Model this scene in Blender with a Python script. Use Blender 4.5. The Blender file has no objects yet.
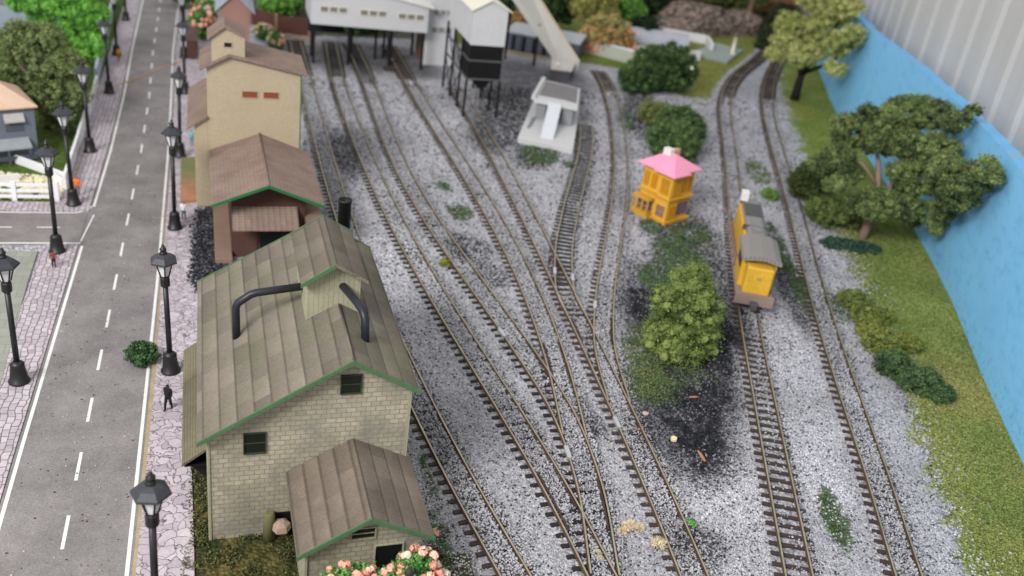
import bpy, math, random
import numpy as np
from mathutils import Vector, Matrix
S = bpy.context.scene
COL = S.collection
rng = np.random.default_rng(7)
random.seed(7)

# ------------------------------------------------------------ camera, light
cam_d = bpy.data.cameras.new('camera'); cam = bpy.data.objects.new('camera', cam_d); COL.objects.link(cam)
PITCH, ROLL, YAW = 0.47567, 0.144426, -0.33516
cp, sp, cr, sr = math.cos(PITCH), math.sin(PITCH), math.cos(ROLL), math.sin(ROLL)
fwd = Vector((0, cp, -sp)); up = Vector((0, sp, cp)); rt = Vector((1, 0, 0))
r2 = rt * cr + up * sr; u2 = up * cr - rt * sr
RZ = Matrix.Rotation(YAW, 3, 'Z')
r2, u2, b2 = RZ @ r2, RZ @ u2, RZ @ (-fwd)
CAMH = 33.0
cam.matrix_world = Matrix(((r2.x, u2.x, b2.x, 0), (r2.y, u2.y, b2.y, 0), (r2.z, u2.z, b2.z, CAMH), (0, 0, 0, 1)))
cam_d.sensor_width = 360; cam_d.lens = 927.9 / 1024 * 360
cam_d.clip_start = .5; cam_d.clip_end = 2000
cam_d.dof.use_dof = True; cam_d.dof.focus_distance = 47.0; cam_d.dof.aperture_fstop = 0.326 / .29
S.camera = cam
w = bpy.data.worlds.new('World'); S.world = w; w.use_nodes = True
w.node_tree.nodes['Background'].inputs[0].default_value = (.98, .985, 1, 1)
w.node_tree.nodes['Background'].inputs[1].default_value = .76
def area(name, loc, target, size, energy, col):
    l = bpy.data.lights.new(name, 'AREA'); l.shape = 'RECTANGLE'; l.size, l.size_y = size; l.energy = energy; l.color = col
    o = bpy.data.objects.new(name, l); COL.objects.link(o); o.location = loc
    o.rotation_euler = (Vector(target) - Vector(loc)).to_track_quat('-Z', 'Y').to_euler(); return o
area('ceiling_lamp', (-75, -30, 95), (30, 70, 0), (60, 30), 245000, (1, .985, .96))
S.view_settings.view_transform = 'Standard'; S.view_settings.look = 'None'
S.view_settings.exposure = 0.05; S.view_settings.gamma = 1

# ------------------------------------------------------------ materials
def lin(r, g, b, k=1.0):
    f = lambda v: (v / 255 / 12.92 if v / 255 <= .04045 else ((v / 255 + .055) / 1.055) ** 2.4) * k
    return (f(r), f(g), f(b), 1)
class NT:
    def __init__(s, name, rough=.85, metal=0.0, spec=.3):
        s.m = bpy.data.materials.new(name); s.m.use_nodes = True; s.t = s.m.node_tree; s.N = s.t.nodes; s.L = s.t.links
        s.b = s.N['Principled BSDF']; s.b.inputs['Roughness'].default_value = rough
        s.b.inputs['Metallic'].default_value = metal; s.b.inputs['Specular IOR Level'].default_value = spec
    def n(s, typ, ins=None, **kw):
        x = s.N.new(typ)
        for k, v in kw.items(): setattr(x, k, v)
        for k, v in (ins or {}).items():
            if isinstance(v, bpy.types.NodeSocket): s.L.new(v, x.inputs[k])
            else: x.inputs[k].default_value = v
        return x
    def uv(s): return s.n('ShaderNodeUVMap').outputs[0]
    def pos(s): return s.n('ShaderNodeNewGeometry').outputs['Position']
    def noise(s, vec, scale, detail=3, rough=.6):
        return s.n('ShaderNodeTexNoise', {'Vector': vec, 'Scale': scale, 'Detail': detail, 'Roughness': rough}).outputs['Fac']
    def ramp(s, fac, stops, interp='LINEAR'):
        r = s.n('ShaderNodeValToRGB', {'Fac': fac}); cr_ = r.color_ramp; cr_.interpolation = interp
        while len(cr_.elements) < len(stops): cr_.elements.new(.5)
        for e, (p, c) in zip(cr_.elements, stops): e.position = p; e.color = c if len(c) == 4 else (*c, 1)
        return r.outputs[0]
    def mix(s, fac, a, b, mode='MIX'):
        x = s.n('ShaderNodeMix', data_type='RGBA', blend_type=mode)
        for i, v in ((0, fac), (6, a), (7, b)):
            if isinstance(v, bpy.types.NodeSocket): s.L.new(v, x.inputs[i])
            else: x.inputs[i].default_value = v
        return x.outputs[2]
    def math(s, op, a, b=0.0):
        x = s.n('ShaderNodeMath', operation=op)
        for i, v in ((0, a), (1, b)):
            if isinstance(v, bpy.types.NodeSocket): s.L.new(v, x.inputs[i])
            else: x.inputs[i].default_value = v
        return x.outputs[0]
    def mapv(s, vec, scale=(1, 1, 1), rot=(0, 0, 0)):
        return s.n('ShaderNodeMapping', {'Vector': vec, 'Scale': scale, 'Rotation': rot}).outputs[0]
    def bump(s, h, st=.5, dist=.05):
        s.L.new(s.n('ShaderNodeBump', {'Height': h, 'Strength': st, 'Distance': dist}).outputs[0], s.b.inputs['Normal'])
    def col(s, c):
        if isinstance(c, bpy.types.NodeSocket): s.L.new(c, s.b.inputs['Base Color'])
        else: s.b.inputs['Base Color'].default_value = c
        return s
    def grime(s, base, amt=.35, sc=.5, dark=None, fine=True):
        p = s.pos(); f = s.ramp(s.noise(p, sc, 5), [(.35, (0, 0, 0)), (.7, (1, 1, 1))])
        d = dark or (base if not isinstance(base, bpy.types.NodeSocket) else (.1, .09, .08, 1))
        if not dark and not isinstance(base, bpy.types.NodeSocket): d = tuple(v * .6 for v in base[:3]) + (1,)
        c = s.mix(s.math('MULTIPLY', f, amt), base, d)
        if fine:
            g = s.ramp(s.noise(p, 9, 3), [(.3, (.85, .85, .85)), (.7, (1.08, 1.08, 1.08))])
            c = s.mix(1.0, c, g, 'MULTIPLY')
        return c
MC = {}
def plain(key, rgb, rough=.8, metal=0.0, amt=.3, sc=.6, bump=.15):
    if key in MC: return MC[key]
    s = NT(key, rough, metal); s.col(s.grime(lin(*rgb), amt, sc)); s.bump(s.noise(s.pos(), 14, 4), bump, .03)
    MC[key] = s.m; return s.m
def attrmat(key, rough=.9, bump=.4, bscale=9, mul=None):
    s = NT(key, rough, 0, .15); a = s.n('ShaderNodeAttribute', attribute_name='Col').outputs[0]
    if mul:
        g = s.ramp(s.noise(s.pos(), mul, 3), [(.3, (.7, .7, .7)), (.7, (1.25, 1.25, 1.25))]); a = s.mix(1.0, a, g, 'MULTIPLY')
    if key == 'foliage': a = s.n('ShaderNodeHueSaturation', {'Saturation': .88, 'Value': 1.08, 'Color': a}).outputs[0]
    s.col(a)
    if bump: s.bump(s.noise(s.pos(), bscale, 3), bump, .05)
    return s.m

# ------------------------------------------------------------ mesh builder
def rootof(name, loc, label, cat, group=None, kind=None, rz=0):
    o = bpy.data.objects.new(name, None); COL.objects.link(o); o.location = loc; o.rotation_euler = (0, 0, rz); o.empty_display_size = .3
    tag(o, label, cat, group, kind); return o
def tag(o, label=None, cat=None, group=None, kind=None):
    for k, v in (('label', label), ('category', cat), ('group', group), ('kind', kind)):
        if v: o[k] = v
    return o
class MB:
    def __init__(s): s.v = []; s.f = []; s.mi = []; s.smooth = []
    def face(s, pts, m=0, sm=False):
        i = len(s.v); s.v += [tuple(p) for p in pts]; s.f.append(tuple(range(i, i + len(pts)))); s.mi.append(m); s.smooth.append(sm); return s
    def idx(s, vs, fs, m=0, sm=False):
        i = len(s.v); s.v += [tuple(p) for p in vs]
        for f in fs: s.f.append(tuple(i + k for k in f)); s.mi.append(m); s.smooth.append(sm)
        return s
    def box(s, x0, x1, y0, y1, z0, z1, m=0, M=None):
        v = [(x, y, z) for z in (z0, z1) for y in (y0, y1) for x in (x0, x1)]
        if M is not None: v = [tuple(M @ Vector(p)) for p in v]
        return s.idx(v, [(0, 2, 3, 1), (4, 5, 7, 6), (0, 1, 5, 4), (2, 6, 7, 3), (0, 4, 6, 2), (1, 3, 7, 5)], m)
    def prism(s, poly, axis, a, b, m=0, M=None):
        """poly: 2-D outline, axis 'x' (poly=yz), 'y' (poly=xz) or 'z' (poly=xy); a..b extent"""
        f = {'x': lambda p, t: (t, p[0], p[1]), 'y': lambda p, t: (p[0], t, p[1]), 'z': lambda p, t: (p[0], p[1], t)}[axis]
        v = [f(p, a) for p in poly] + [f(p, b) for p in poly]; n = len(poly)
        if M is not None: v = [tuple(M @ Vector(p)) for p in v]
        fs = [tuple(range(n)), tuple(range(2 * n - 1, n - 1, -1))] + [(i, i + n, (i + 1) % n + n, (i + 1) % n) for i in range(n)]
        return s.idx(v, fs, m)
    def slab(s, q, th, m=0):
        """quad q (4 points, top face) thickened downward"""
        d = [(p[0], p[1], p[2] - th) for p in q]
        return s.idx(list(q) + d, [(0, 1, 2, 3), (7, 6, 5, 4), (0, 4, 5, 1), (1, 5, 6, 2), (2, 6, 7, 3), (3, 7, 4, 0)], m)
    def lathe(s, prof, c=(0, 0, 0), n=16, m=0, sm=True, ang0=0):
        i0 = len(s.v)
        for r, z in prof:
            for k in range(n):
                a = 2 * math.pi * k / n + ang0; s.v.append((c[0] + r * math.cos(a), c[1] + r * math.sin(a), c[2] + z))
        for j in range(len(prof) - 1):
            for k in range(n):
                a, b = i0 + j * n + k, i0 + j * n + (k + 1) % n
                s.f.append((a, b, b + n, a + n)); s.mi.append(m); s.smooth.append(sm)
        for j, rev in ((0, True), (len(prof) - 1, False)):
            if prof[j][0] > 1e-4:
                t = [i0 + j * n + k for k in range(n)]; s.f.append(tuple(t[::-1] if rev else t)); s.mi.append(m); s.smooth.append(False)
        return s
    def tube(s, path, r, n=10, m=0, sm=True):
        P = [Vector(p) for p in path]; rs = r if isinstance(r, (list, tuple)) else [r] * len(P); i0 = len(s.v); ref = Vector((0, 0, 1))
        a = None
        for i, p in enumerate(P):
            t1_ = (P[i] - P[i - 1]).normalized() if i else None; t2_ = (P[i + 1] - P[i]).normalized() if i < len(P) - 1 else None
            t = (t1_ + t2_).normalized() if (t1_ and t2_) else (t1_ or t2_)
            if a is None: a = t.cross(ref if abs(t.z) < .95 else Vector((1, 0, 0))).normalized()
            else: a = (a - t * a.dot(t)).normalized()
            b = a.cross(t).normalized()
            for k in range(n):
                q = 2 * math.pi * k / n; s.v.append(tuple(p + rs[i] * (math.cos(q) * a + math.sin(q) * b)))
        for j in range(len(P) - 1):
            for k in range(n):
                a, b = i0 + j * n + k, i0 + j * n + (k + 1) % n; s.f.append((a, a + n, b + n, b)); s.mi.append(m); s.smooth.append(sm)
        s.f.append(tuple(i0 + k for k in range(n))); s.f.append(tuple(i0 + (len(P) - 1) * n + k for k in range(n))[::-1]); s.mi += [m, m]; s.smooth += [False, False]
        return s
    def build(s, name, mats, parent=None, bevel=0, local=False):
        off = Vector((0, 0, 0)); inv = None
        if parent is not None and not local:
            p = parent; chain = []
            while p is not None: chain.append(p); p = p.parent
            mw = Matrix.Identity(4)
            for q in reversed(chain): mw = mw @ (Matrix.Translation(q.location) @ q.rotation_euler.to_matrix().to_4x4())
            inv = mw.inverted()
        v = np.array(s.v, dtype=float)
        if inv is not None:
            I = np.array(inv); v = v @ I[:3, :3].T + I[:3, 3]
        me = bpy.data.meshes.new(name); me.from_pydata([tuple(p) for p in v], [], s.f)
        if not isinstance(mats, (list, tuple)): mats = [mats]
        for m in mats: me.materials.append(m)
        me.polygons.foreach_set('material_index', s.mi); me.polygons.foreach_set('use_smooth', s.smooth)
        uvl = me.uv_layers.new(name='UVMap'); uv = np.zeros((len(me.loops), 2))
        for p in me.polygons:
            n = p.normal
            if abs(n.z) > .999: U, V = Vector((1, 0, 0)), Vector((0, 1, 0))
            else: U = Vector((0, 0, 1)).cross(n).normalized(); V = n.cross(U)
            for li in p.loop_indices:
                q = me.vertices[me.loops[li].vertex_index].co; uv[li] = (q.dot(U), q.dot(V))
        uvl.data.foreach_set('uv', uv.ravel())
        o = bpy.data.objects.new(name, me); COL.objects.link(o)
        if parent is not None: o.parent = parent
        if bevel:
            b = o.modifiers.new('bevel', 'BEVEL'); b.width = bevel; b.segments = 2; b.limit_method = 'ANGLE'; b.angle_limit = math.radians(40)
        return o
def np_mesh(name, V, F, cols=None, mat=None, parent=None, smooth=False):
    """V (n,3), F (m,k) equal-size faces, cols (n,3) per vertex; V in parent-local coordinates"""
    me = bpy.data.meshes.new(name); n, (m, k) = len(V), F.shape
    me.vertices.add(n); me.vertices.foreach_set('co', np.asarray(V, dtype=np.float32).ravel())
    me.loops.add(m * k); me.loops.foreach_set('vertex_index', F.ravel().astype(np.int32))
    me.polygons.add(m); me.polygons.foreach_set('loop_start', np.arange(0, m * k, k, dtype=np.int32))
    me.polygons.foreach_set('use_smooth', np.full(m, smooth))
    me.update(calc_edges=True)
    if cols is not None:
        a = me.color_attributes.new('Col', 'FLOAT_COLOR', 'POINT'); c = np.ones((n, 4), dtype=np.float32); c[:, :3] = cols; a.data.foreach_set('color', c.ravel())
    if mat: me.materials.append(mat)
    o = bpy.data.objects.new(name, me); COL.objects.link(o)
    if parent is not None: o.parent = parent
    return o
def copy_tree(o, parent=None):
    c = o.copy(); COL.objects.link(c); c.parent = parent
    for ch in [x for x in bpy.data.objects if x.parent == o]: copy_tree(ch, c)
    return c

# value noise in numpy (for patches of colour on the ground, uneven ground)
_P = rng.random((256, 256))
def vnoise(x, y, sc):
    x = np.asarray(x) * sc; y = np.asarray(y) * sc; xi = np.floor(x).astype(int); yi = np.floor(y).astype(int); fx = x - xi; fy = y - yi
    fx = fx * fx * (3 - 2 * fx); fy = fy * fy * (3 - 2 * fy); g = lambda a, b: _P[a % 256, b % 256]
    return (g(xi, yi) * (1 - fx) + g(xi + 1, yi) * fx) * (1 - fy) + (g(xi, yi + 1) * (1 - fx) + g(xi + 1, yi + 1) * fx) * fy
def fbm(x, y, sc): return .5 * vnoise(x, y, sc) + .27 * vnoise(x + 31, y + 17, sc * 2.1) + .15 * vnoise(x + 7, y + 91, sc * 4.3) + .08 * vnoise(x + 3, y + 5, sc * 9)

# ------------------------------------------------------------ layout data (metres)
TR = {
'A': [(13.9, 25), (13.14, 30.6), (12.19, 36.9), (11.41, 43.2), (10.79, 49.5), (10.3, 55.8), (9.94, 62.1), (9.68, 68.4), (9.5, 74.7), (9.4, 81.0), (9.35, 87.3), (9.33, 93.6), (9.34, 99.9), (9.36, 106.2), (9.36, 112.5), (9.35, 118.8), (9.35, 134)],
'B': [(17.5, 24), (17.37, 30.3), (17.08, 37.0), (16.49, 43.7), (15.78, 50.4), (15.09, 57.0), (14.5, 63.7), (14.03, 70.4), (13.7, 77.0), (13.48, 83.7), (13.34, 90.4), (13.27, 97.1), (13.25, 103.7), (13.3, 110.4), (13.45, 117.1), (13.79, 123.7), (14.3, 134)],
'C': [(17.55, 30.4), (19.1, 37.1), (19.75, 43.9), (19.35, 50.6), (18.66, 57.3), (17.9, 64.0), (17.23, 70.7), (16.76, 77.5), (16.51, 84.2), (16.48, 90.9), (16.6, 97.6), (16.79, 104.4), (16.98, 111.1), (17.11, 117.8), (17.14, 124.5), (17.1, 134)],
'D': [(19.75, 41.5), (20.92, 47.9), (21.73, 53.7), (22.3, 59.5), (22.67, 65.3), (22.86, 71.1), (22.92, 77.0), (22.89, 82.8), (22.8, 88.6), (22.69, 94.4), (22.6, 100.2), (22.54, 106.0), (22.51, 111.9), (22.53, 117.7), (22.55, 123.5), (22.6, 134)],
'E': [(21.2, 24), (22.07, 29.6), (22.76, 35.0), (23.35, 40.3), (23.87, 45.7), (24.36, 51.1), (24.82, 56.5), (25.27, 61.9), (25.7, 67.2), (26.12, 72.6), (26.51, 78.0), (26.87, 83.4), (27.2, 88.7), (27.49, 94.1), (27.73, 99.5), (27.94, 104.9), (28.2, 114)],
'F': [(24.72, 55.5), (24.98, 58.9), (25.8, 62.0), (26.8, 65.1), (27.92, 68.2), (29.16, 71.2), (30.47, 74.3), (31.83, 77.4), (33.23, 80.5), (34.63, 83.6), (36.01, 86.6), (37.35, 89.7), (38.62, 92.8), (39.8, 95.9), (40.86, 99.0), (41.6, 101.2)],
'G': [(23.85, 44.6), (25.28, 51.1), (27.41, 56.9), (29.97, 62.8), (32.66, 68.6), (35.33, 74.4), (37.87, 80.2), (40.25, 86.0), (42.46, 91.8), (44.53, 97.6), (46.48, 103.4), (48.32, 109.3), (50.01, 115.1), (51.47, 120.9), (52.53, 126.7)],
'H': [(25.8, 24.5), (27.62, 28.8), (31.15, 37.1), (34.75, 45.5), (38.38, 53.9), (42.15, 62.2), (46.12, 70.6), (50.2, 78.9), (54.27, 87.3), (58.22, 95.6), (62.14, 104.0), (66.31, 112.4), (71.2, 120.7), (77.21, 129.1), (84.32, 137.4), (91.33, 145.8), (96.5, 152.5), (102.5, 164)],
'I': [(31.9, 23.8), (33.64, 27.8), (37.22, 35.7), (40.59, 43.5), (44.06, 51.4), (47.7, 59.3), (51.45, 67.2), (55.22, 75.1), (58.94, 83.0), (62.59, 90.9), (66.24, 98.7), (70.04, 106.6), (74.17, 114.5), (78.77, 122.4), (83.92, 130.3), (89.5, 138.2), (94, 145)],
}
TINFO = {
'A': ('nickel silver track passing closest beside the brick goods shed, leftmost of the yard', .93),
'B': ('track second from the goods shed, ending in the crossing at the photo bottom', .9),
'C': ('track third from the goods shed that curves through two sets of points', .82),
'D': ('track running under the white bridge building that merges into the points mid yard', .92),
'E': ('track coming from under the black coal tower down the middle of the yard', .9),
'F': ('short curved siding with bare sleepers beside the concrete loading ramp', .02),
'G': ('curved track passing left of the yellow house and joining the points', .93),
'H': ('main line track carrying the yellow locomotive', .72),
'I': ('outermost main line track next to the grass verge', .85),
}
def smooth_path(pts, step):
    P = np.array(pts, float); d = np.r_[0, np.cumsum(np.hypot(*np.diff(P, axis=0).T))]; t = np.arange(0, d[-1], .1)
    # catmull-rom via cubic hermite
    m = np.gradient(P, d, axis=0); k = np.clip(np.searchsorted(d, t, side='right') - 1, 0, len(d) - 2); h = (d[k + 1] - d[k])[:, None]; u = ((t - d[k]) / h[:, 0])[:, None]
    Q = (2 * u**3 - 3 * u**2 + 1) * P[k] + (u**3 - 2 * u**2 + u) * h * m[k] + (-2 * u**3 + 3 * u**2) * P[k + 1] + (u**3 - u**2) * h * m[k + 1]
    s_ = np.r_[0, np.cumsum(np.hypot(*np.diff(Q, axis=0).T))]; n = max(2, int(s_[-1] / step)); ss = np.linspace(0, s_[-1], n + 1)
    C = np.stack([np.interp(ss, s_, Q[:, 0]), np.interp(ss, s_, Q[:, 1])], 1); T = np.gradient(C, axis=0); T /= np.linalg.norm(T, axis=1)[:, None]
    return C, T
PATH = {k: smooth_path(v, .8) for k, v in TR.items()}
grass_edge = [(30, 10), (36.0, 23.7), (37.3, 27.8), (40.2, 34.4), (43.4, 41.2), (46.5, 48.5), (50.8, 57.5), (55.1, 67.1), (60.1, 79.2), (65.7, 91.5), (74.2, 109.5), (85.1, 131.3), (95, 146), (110, 170)]
ge = np.array(grass_edge)
def gx(y): return np.interp(y, ge[:, 1], ge[:, 0])
dark = [(27.2, 42.2, 3.1, 5.6), (29.6, 46.2, 3.3, 4.6), (33.0, 49.5, 1.6, 4.5), (34.0, 53.5, 2.5, 6.9), (32.3, 58.2, 2.6, 7.6), (40.0, 69.2, 3.1, 7.0), (19.3, 67.2, 1.9, 2.8), (20.0, 62.7, 1.3, 2.2), (11.4, 88.8, 1.2, 6.1), (24.4, 122.0, 3.6, 4.2), (35, 112, 3.7, 17.0), (38.5, 122, 5, 9), (29.6, 98.1, 3.1, 7.7), (43.2, 119, 5.6, 8.0), (23.6, 32.0, 1.4, 1.6), (21.4, 43.2, 0.8, 2.2), (38.6, 58.5, 1.4, 9), (45.3, 59.5, 1.0, 7), (16.8, 127.4, 8.7, 7.7), (51.9, 108.7, 2.2, 12.0), (31.5, 90, 2, 4), (7.4, 66, 1.2, 9)]  # the patch below the bridge building paints its shade on the ground
green = [(37.7, 65.2, 2.1, 4.9), (33.9, 61.9, 1.3, 2.4), (41.0, 70.3, 2.1, 3.0), (28.0, 51.0, 1.3, 3.2), (26.9, 46.7, 1.8, 2.3), (29.0, 47.9, 2.0, 1.5), (32.4, 32.8, 0.7, 2.4), (57.4, 87.1, 1.2, 3.7), (48.8, 67.1, 0.6, 5.8), (46.3, 59.4, 0.7, 4.7), (20.1, 74.8, 1.0, 1.6), (19.8, 80.9, 0.6, 1.0), (32.5, 90.5, 2.0, 2.8), (37.9, 72.5, 1.0, 2.0), (48.0, 56.8, 1.0, 2.8), (35.0, 87.7, .7, 0.8), (47.9, 104.2, 1.0, 4.5), (10.4, 38.7, 0.25, 2.4), (9.8, 34.0, 0.7, 2.0), (22.6, 78.6, .4, .6)]
light = [(27.0, 35.1, 2.1, 5.9), (38.7, 47.7, 1.8, 8.1), (33.5, 42.1, 1.4, 2.5), (34.1, 37.0, 1.3, 6.9), (12.5, 62, 2.5, 16)]
ANG = math.radians(24)
def patch(X, Y, L, rot=.35):
    out = np.zeros_like(X)
    for cx, cy, rx, ry in L:
        a = rot if cx > 24 else 0.0
        dx, dy = X - cx, Y - cy; u = dx * math.cos(a) - dy * math.sin(a); v = dx * math.sin(a) + dy * math.cos(a)
        out = np.maximum(out, np.clip(1.35 - np.sqrt((u / rx) ** 2 + (v / ry) ** 2), 0, 1) * 1.6)
    return np.clip(out, 0, 1)
C_BAL = np.array(lin(174, 173, 178)[:3]); C_DK = np.array(lin(62, 62, 70)[:3]); C_GR = np.array(lin(78, 94, 64)[:3]); C_LT = np.array(lin(196, 196, 206)[:3])
C_VERGE = np.array(lin(142, 152, 78)[:3]); C_VY = np.array(lin(176, 160, 92)[:3]); C_VG = np.array(lin(110, 130, 56)[:3])
def ballast_cols(X, Y, r):
    """per-stone colour: mostly light blue-grey stones, some dark; coal-dust patches are mostly black stones"""
    n = fbm(X, Y, .9)
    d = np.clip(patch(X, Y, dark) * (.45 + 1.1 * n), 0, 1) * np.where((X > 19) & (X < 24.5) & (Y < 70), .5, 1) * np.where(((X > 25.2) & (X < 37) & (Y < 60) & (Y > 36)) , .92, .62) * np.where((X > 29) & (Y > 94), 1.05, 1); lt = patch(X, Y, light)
    fine = fbm(X + 50, Y, .25)
    t = r
    c = C_BAL[None] * (0.62 + .60 * t[:, None])
    c = np.where((t < .12)[:, None], C_DK[None] * (.9 + 3 * t[:, None]), c)
    c = c * (1 + .28 * (fine[:, None] - .5) * 2) * (1 + .26 * lt[:, None])
    dk = (rng.random(len(X)) < d * .9)
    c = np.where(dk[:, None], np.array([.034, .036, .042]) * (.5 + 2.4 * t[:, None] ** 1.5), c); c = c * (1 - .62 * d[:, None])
    return c

# ------------------------------------------------------------ ground
def make_ground():
    xs = np.r_[np.linspace(-400, -26, 12), np.arange(-25, 112, .42), np.linspace(114, 500, 12)]
    ys = np.r_[np.linspace(-200, 21, 8), np.arange(22, 165, .42), np.linspace(168, 600, 12)]
    X, Y = np.meshgrid(xs, ys); x, y = X.ravel(), Y.ravel()
    z = (fbm(x, y, .5) - .5) * .10
    n = fbm(x, y, 1.1); n2 = fbm(x + 40, y + 9, .35)
    c = C_BAL[None] * (.84 + .36 * n2[:, None])
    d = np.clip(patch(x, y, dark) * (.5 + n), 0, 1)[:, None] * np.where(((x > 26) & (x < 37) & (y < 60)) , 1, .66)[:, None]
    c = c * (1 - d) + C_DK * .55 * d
    g = np.clip(patch(x, y, green) * (n * 2.4 - .35), 0, 1)[:, None]
    c = c * (1 - g) + C_GR * g
    verge = np.clip((x - gx(y) + (n - .5) * 5) / 1.0, 0, 1)[:, None]
    vc = C_VG * (1 - n2[:, None]) + C_VERGE * n2[:, None]; yy = np.clip(fbm(x + 9, y - 20, .12) * 2.6 - 1.15, 0, 1)[:, None]; vc = vc * (1 - yy * .45) + C_VY * yy * .45
    c = c * (1 - verge) + vc * verge
    z = np.where(x > gx(y) - .5, z + .12 * verge[:, 0] * (fbm(x, y, .3)), z)
    # planted ground left of the yard, colour lowered for shade around the goods shed
    gl = ((x < 8.6) & (y < 62) & (x > -2.2)) | ((x < 11.5) & (y < 36) & (x > -2))
    gl &= ~((x > 9) & (y > 33))
    m = np.clip(.35 + n * .9, 0, 1)[:, None]; gc = np.array(lin(48, 58, 34)[:3]) * m + np.array(lin(150, 130, 80)[:3]) * (1 - m)
    c = np.where(gl[:, None], gc, c)
    # gardens left of the street
    gl = (x < -12.6) & (y > 74.5); gc = np.array(lin(88, 110, 48)[:3]) * (.6 + .7 * n[:, None]); c = np.where(gl[:, None], gc, c)
    # far side beyond the yard
    far = np.interp(x, [-30, 10, 31, 40, 54, 62, 74, 86, 100], [170, 137, 140, 135, 131, 127, 134, 149, 170])
    gl = (y > far) & (x < gx(y) - 2) & (x > 4) & ~((x > 84) & (y > 137))
    gc = np.array(lin(120, 132, 62)[:3]) * (.7 + .5 * n2[:, None]); gc = np.array(lin(96, 100, 84)[:3]) * (.6 + .6 * n[:, None]); gl2 = gl & (x < 34); c = np.where(gl[:, None] & ~gl2[:, None], np.array(lin(120, 132, 62)[:3]) * (.7 + .5 * n2[:, None]), c); c = np.where(gl2[:, None], gc, c)
    # lawn between the far bush and the main line
    hx = np.interp(y, [t[1] for t in TR['H']], [t[0] for t in TR['H']])
    gl = (y > 112) & (x > 60) & (x < hx - 3.2 + n * 1.2) & (x > 62 - (y - 112) * .1); gc = np.array(lin(134, 138, 72)[:3]) * (.75 + .5 * n[:, None]); c = np.where(gl[:, None], gc, c)
    # keep flat under the street
    z = np.where(x < -.5, -.03, z)
    # lower slightly where the track bed is open so the bare sleepers show
    ny, nx = X.shape; ii = np.arange(ny * nx).reshape(ny, nx)
    F = np.stack([ii[:-1, :-1].ravel(), ii[:-1, 1:].ravel(), ii[1:, 1:].ravel(), ii[1:, :-1].ravel()], 1)
    s = NT('ground_cover_mat', .95, 0, .1); a = s.n('ShaderNodeAttribute', attribute_name='Col').outputs[0]; p = s.pos()
    vo = s.n('ShaderNodeTexVoronoi', {'Vector': p, 'Scale': 5.2, 'Randomness': 1.0})
    g = s.ramp(s.n('ShaderNodeSeparateColor', {0: vo.outputs['Color']}).outputs[0], [(.0, (.55, .55, .55)), (.3, (.9, .9, .9)), (1, (1.3, 1.3, 1.3))])
    e = s.ramp(vo.outputs['Distance'], [(.25, (1.05, 1.05, 1.05)), (.75, (.7, .7, .7))])
    c2 = s.mix(1.0, s.mix(1.0, a, g, 'MULTIPLY'), e, 'MULTIPLY'); s.col(c2); s.bump(s.math('MULTIPLY', vo.outputs['Distance'], -1), .9, .12)
    o = np_mesh('ground', np.stack([x, y, z], 1), F, c, s.m); tag(o, kind='structure'); return o
make_ground()

STONE_V = np.array([(1, 0, 0), (-.5, .87, 0), (-.5, -.87, 0), (0, 0, .75), (0, 0, -.6), (.3, .4, .5)]) 
OCT_V = np.array([(1, 0, 0), (0, 1, 0), (-1, 0, 0), (0, -1, 0), (0, 0, .8), (0, 0, -.6)], float)
OCT_F = np.array([(0, 1, 4), (1, 2, 4), (2, 3, 4), (3, 0, 4), (1, 0, 5), (2, 1, 5), (3, 2, 5), (0, 3, 5)])
def rand_rot(n):
    q = rng.normal(size=(n, 4)); q /= np.linalg.norm(q, axis=1)[:, None]; a, b, c, d = q.T
    return np.stack([1 - 2 * (c * c + d * d), 2 * (b * c - a * d), 2 * (b * d + a * c), 2 * (b * c + a * d), 1 - 2 * (b * b + d * d), 2 * (c * d - a * b), 2 * (b * d - a * c), 2 * (c * d + a * b), 1 - 2 * (b * b + c * c)], 1).reshape(n, 3, 3)
def scatter_stones(name, x, y, z, r, cols, mat, parent=None):
    n = len(x); V = OCT_V[None] * (r[:, None, None] * (.65 + .7 * rng.random((n, 6, 1))))
    V = np.einsum('nij,nkj->nki', rand_rot(n), V); V[:, :, 2] *= .8; V += np.stack([x, y, z], 1)[:, None]
    F = (OCT_F[None] + 6 * np.arange(n)[:, None, None]).reshape(-1, 3)
    return np_mesh(name, V.reshape(-1, 3), F, np.repeat(cols, 6, axis=0), mat, parent)
stone_mat = attrmat('stone', .9, 0)
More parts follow.
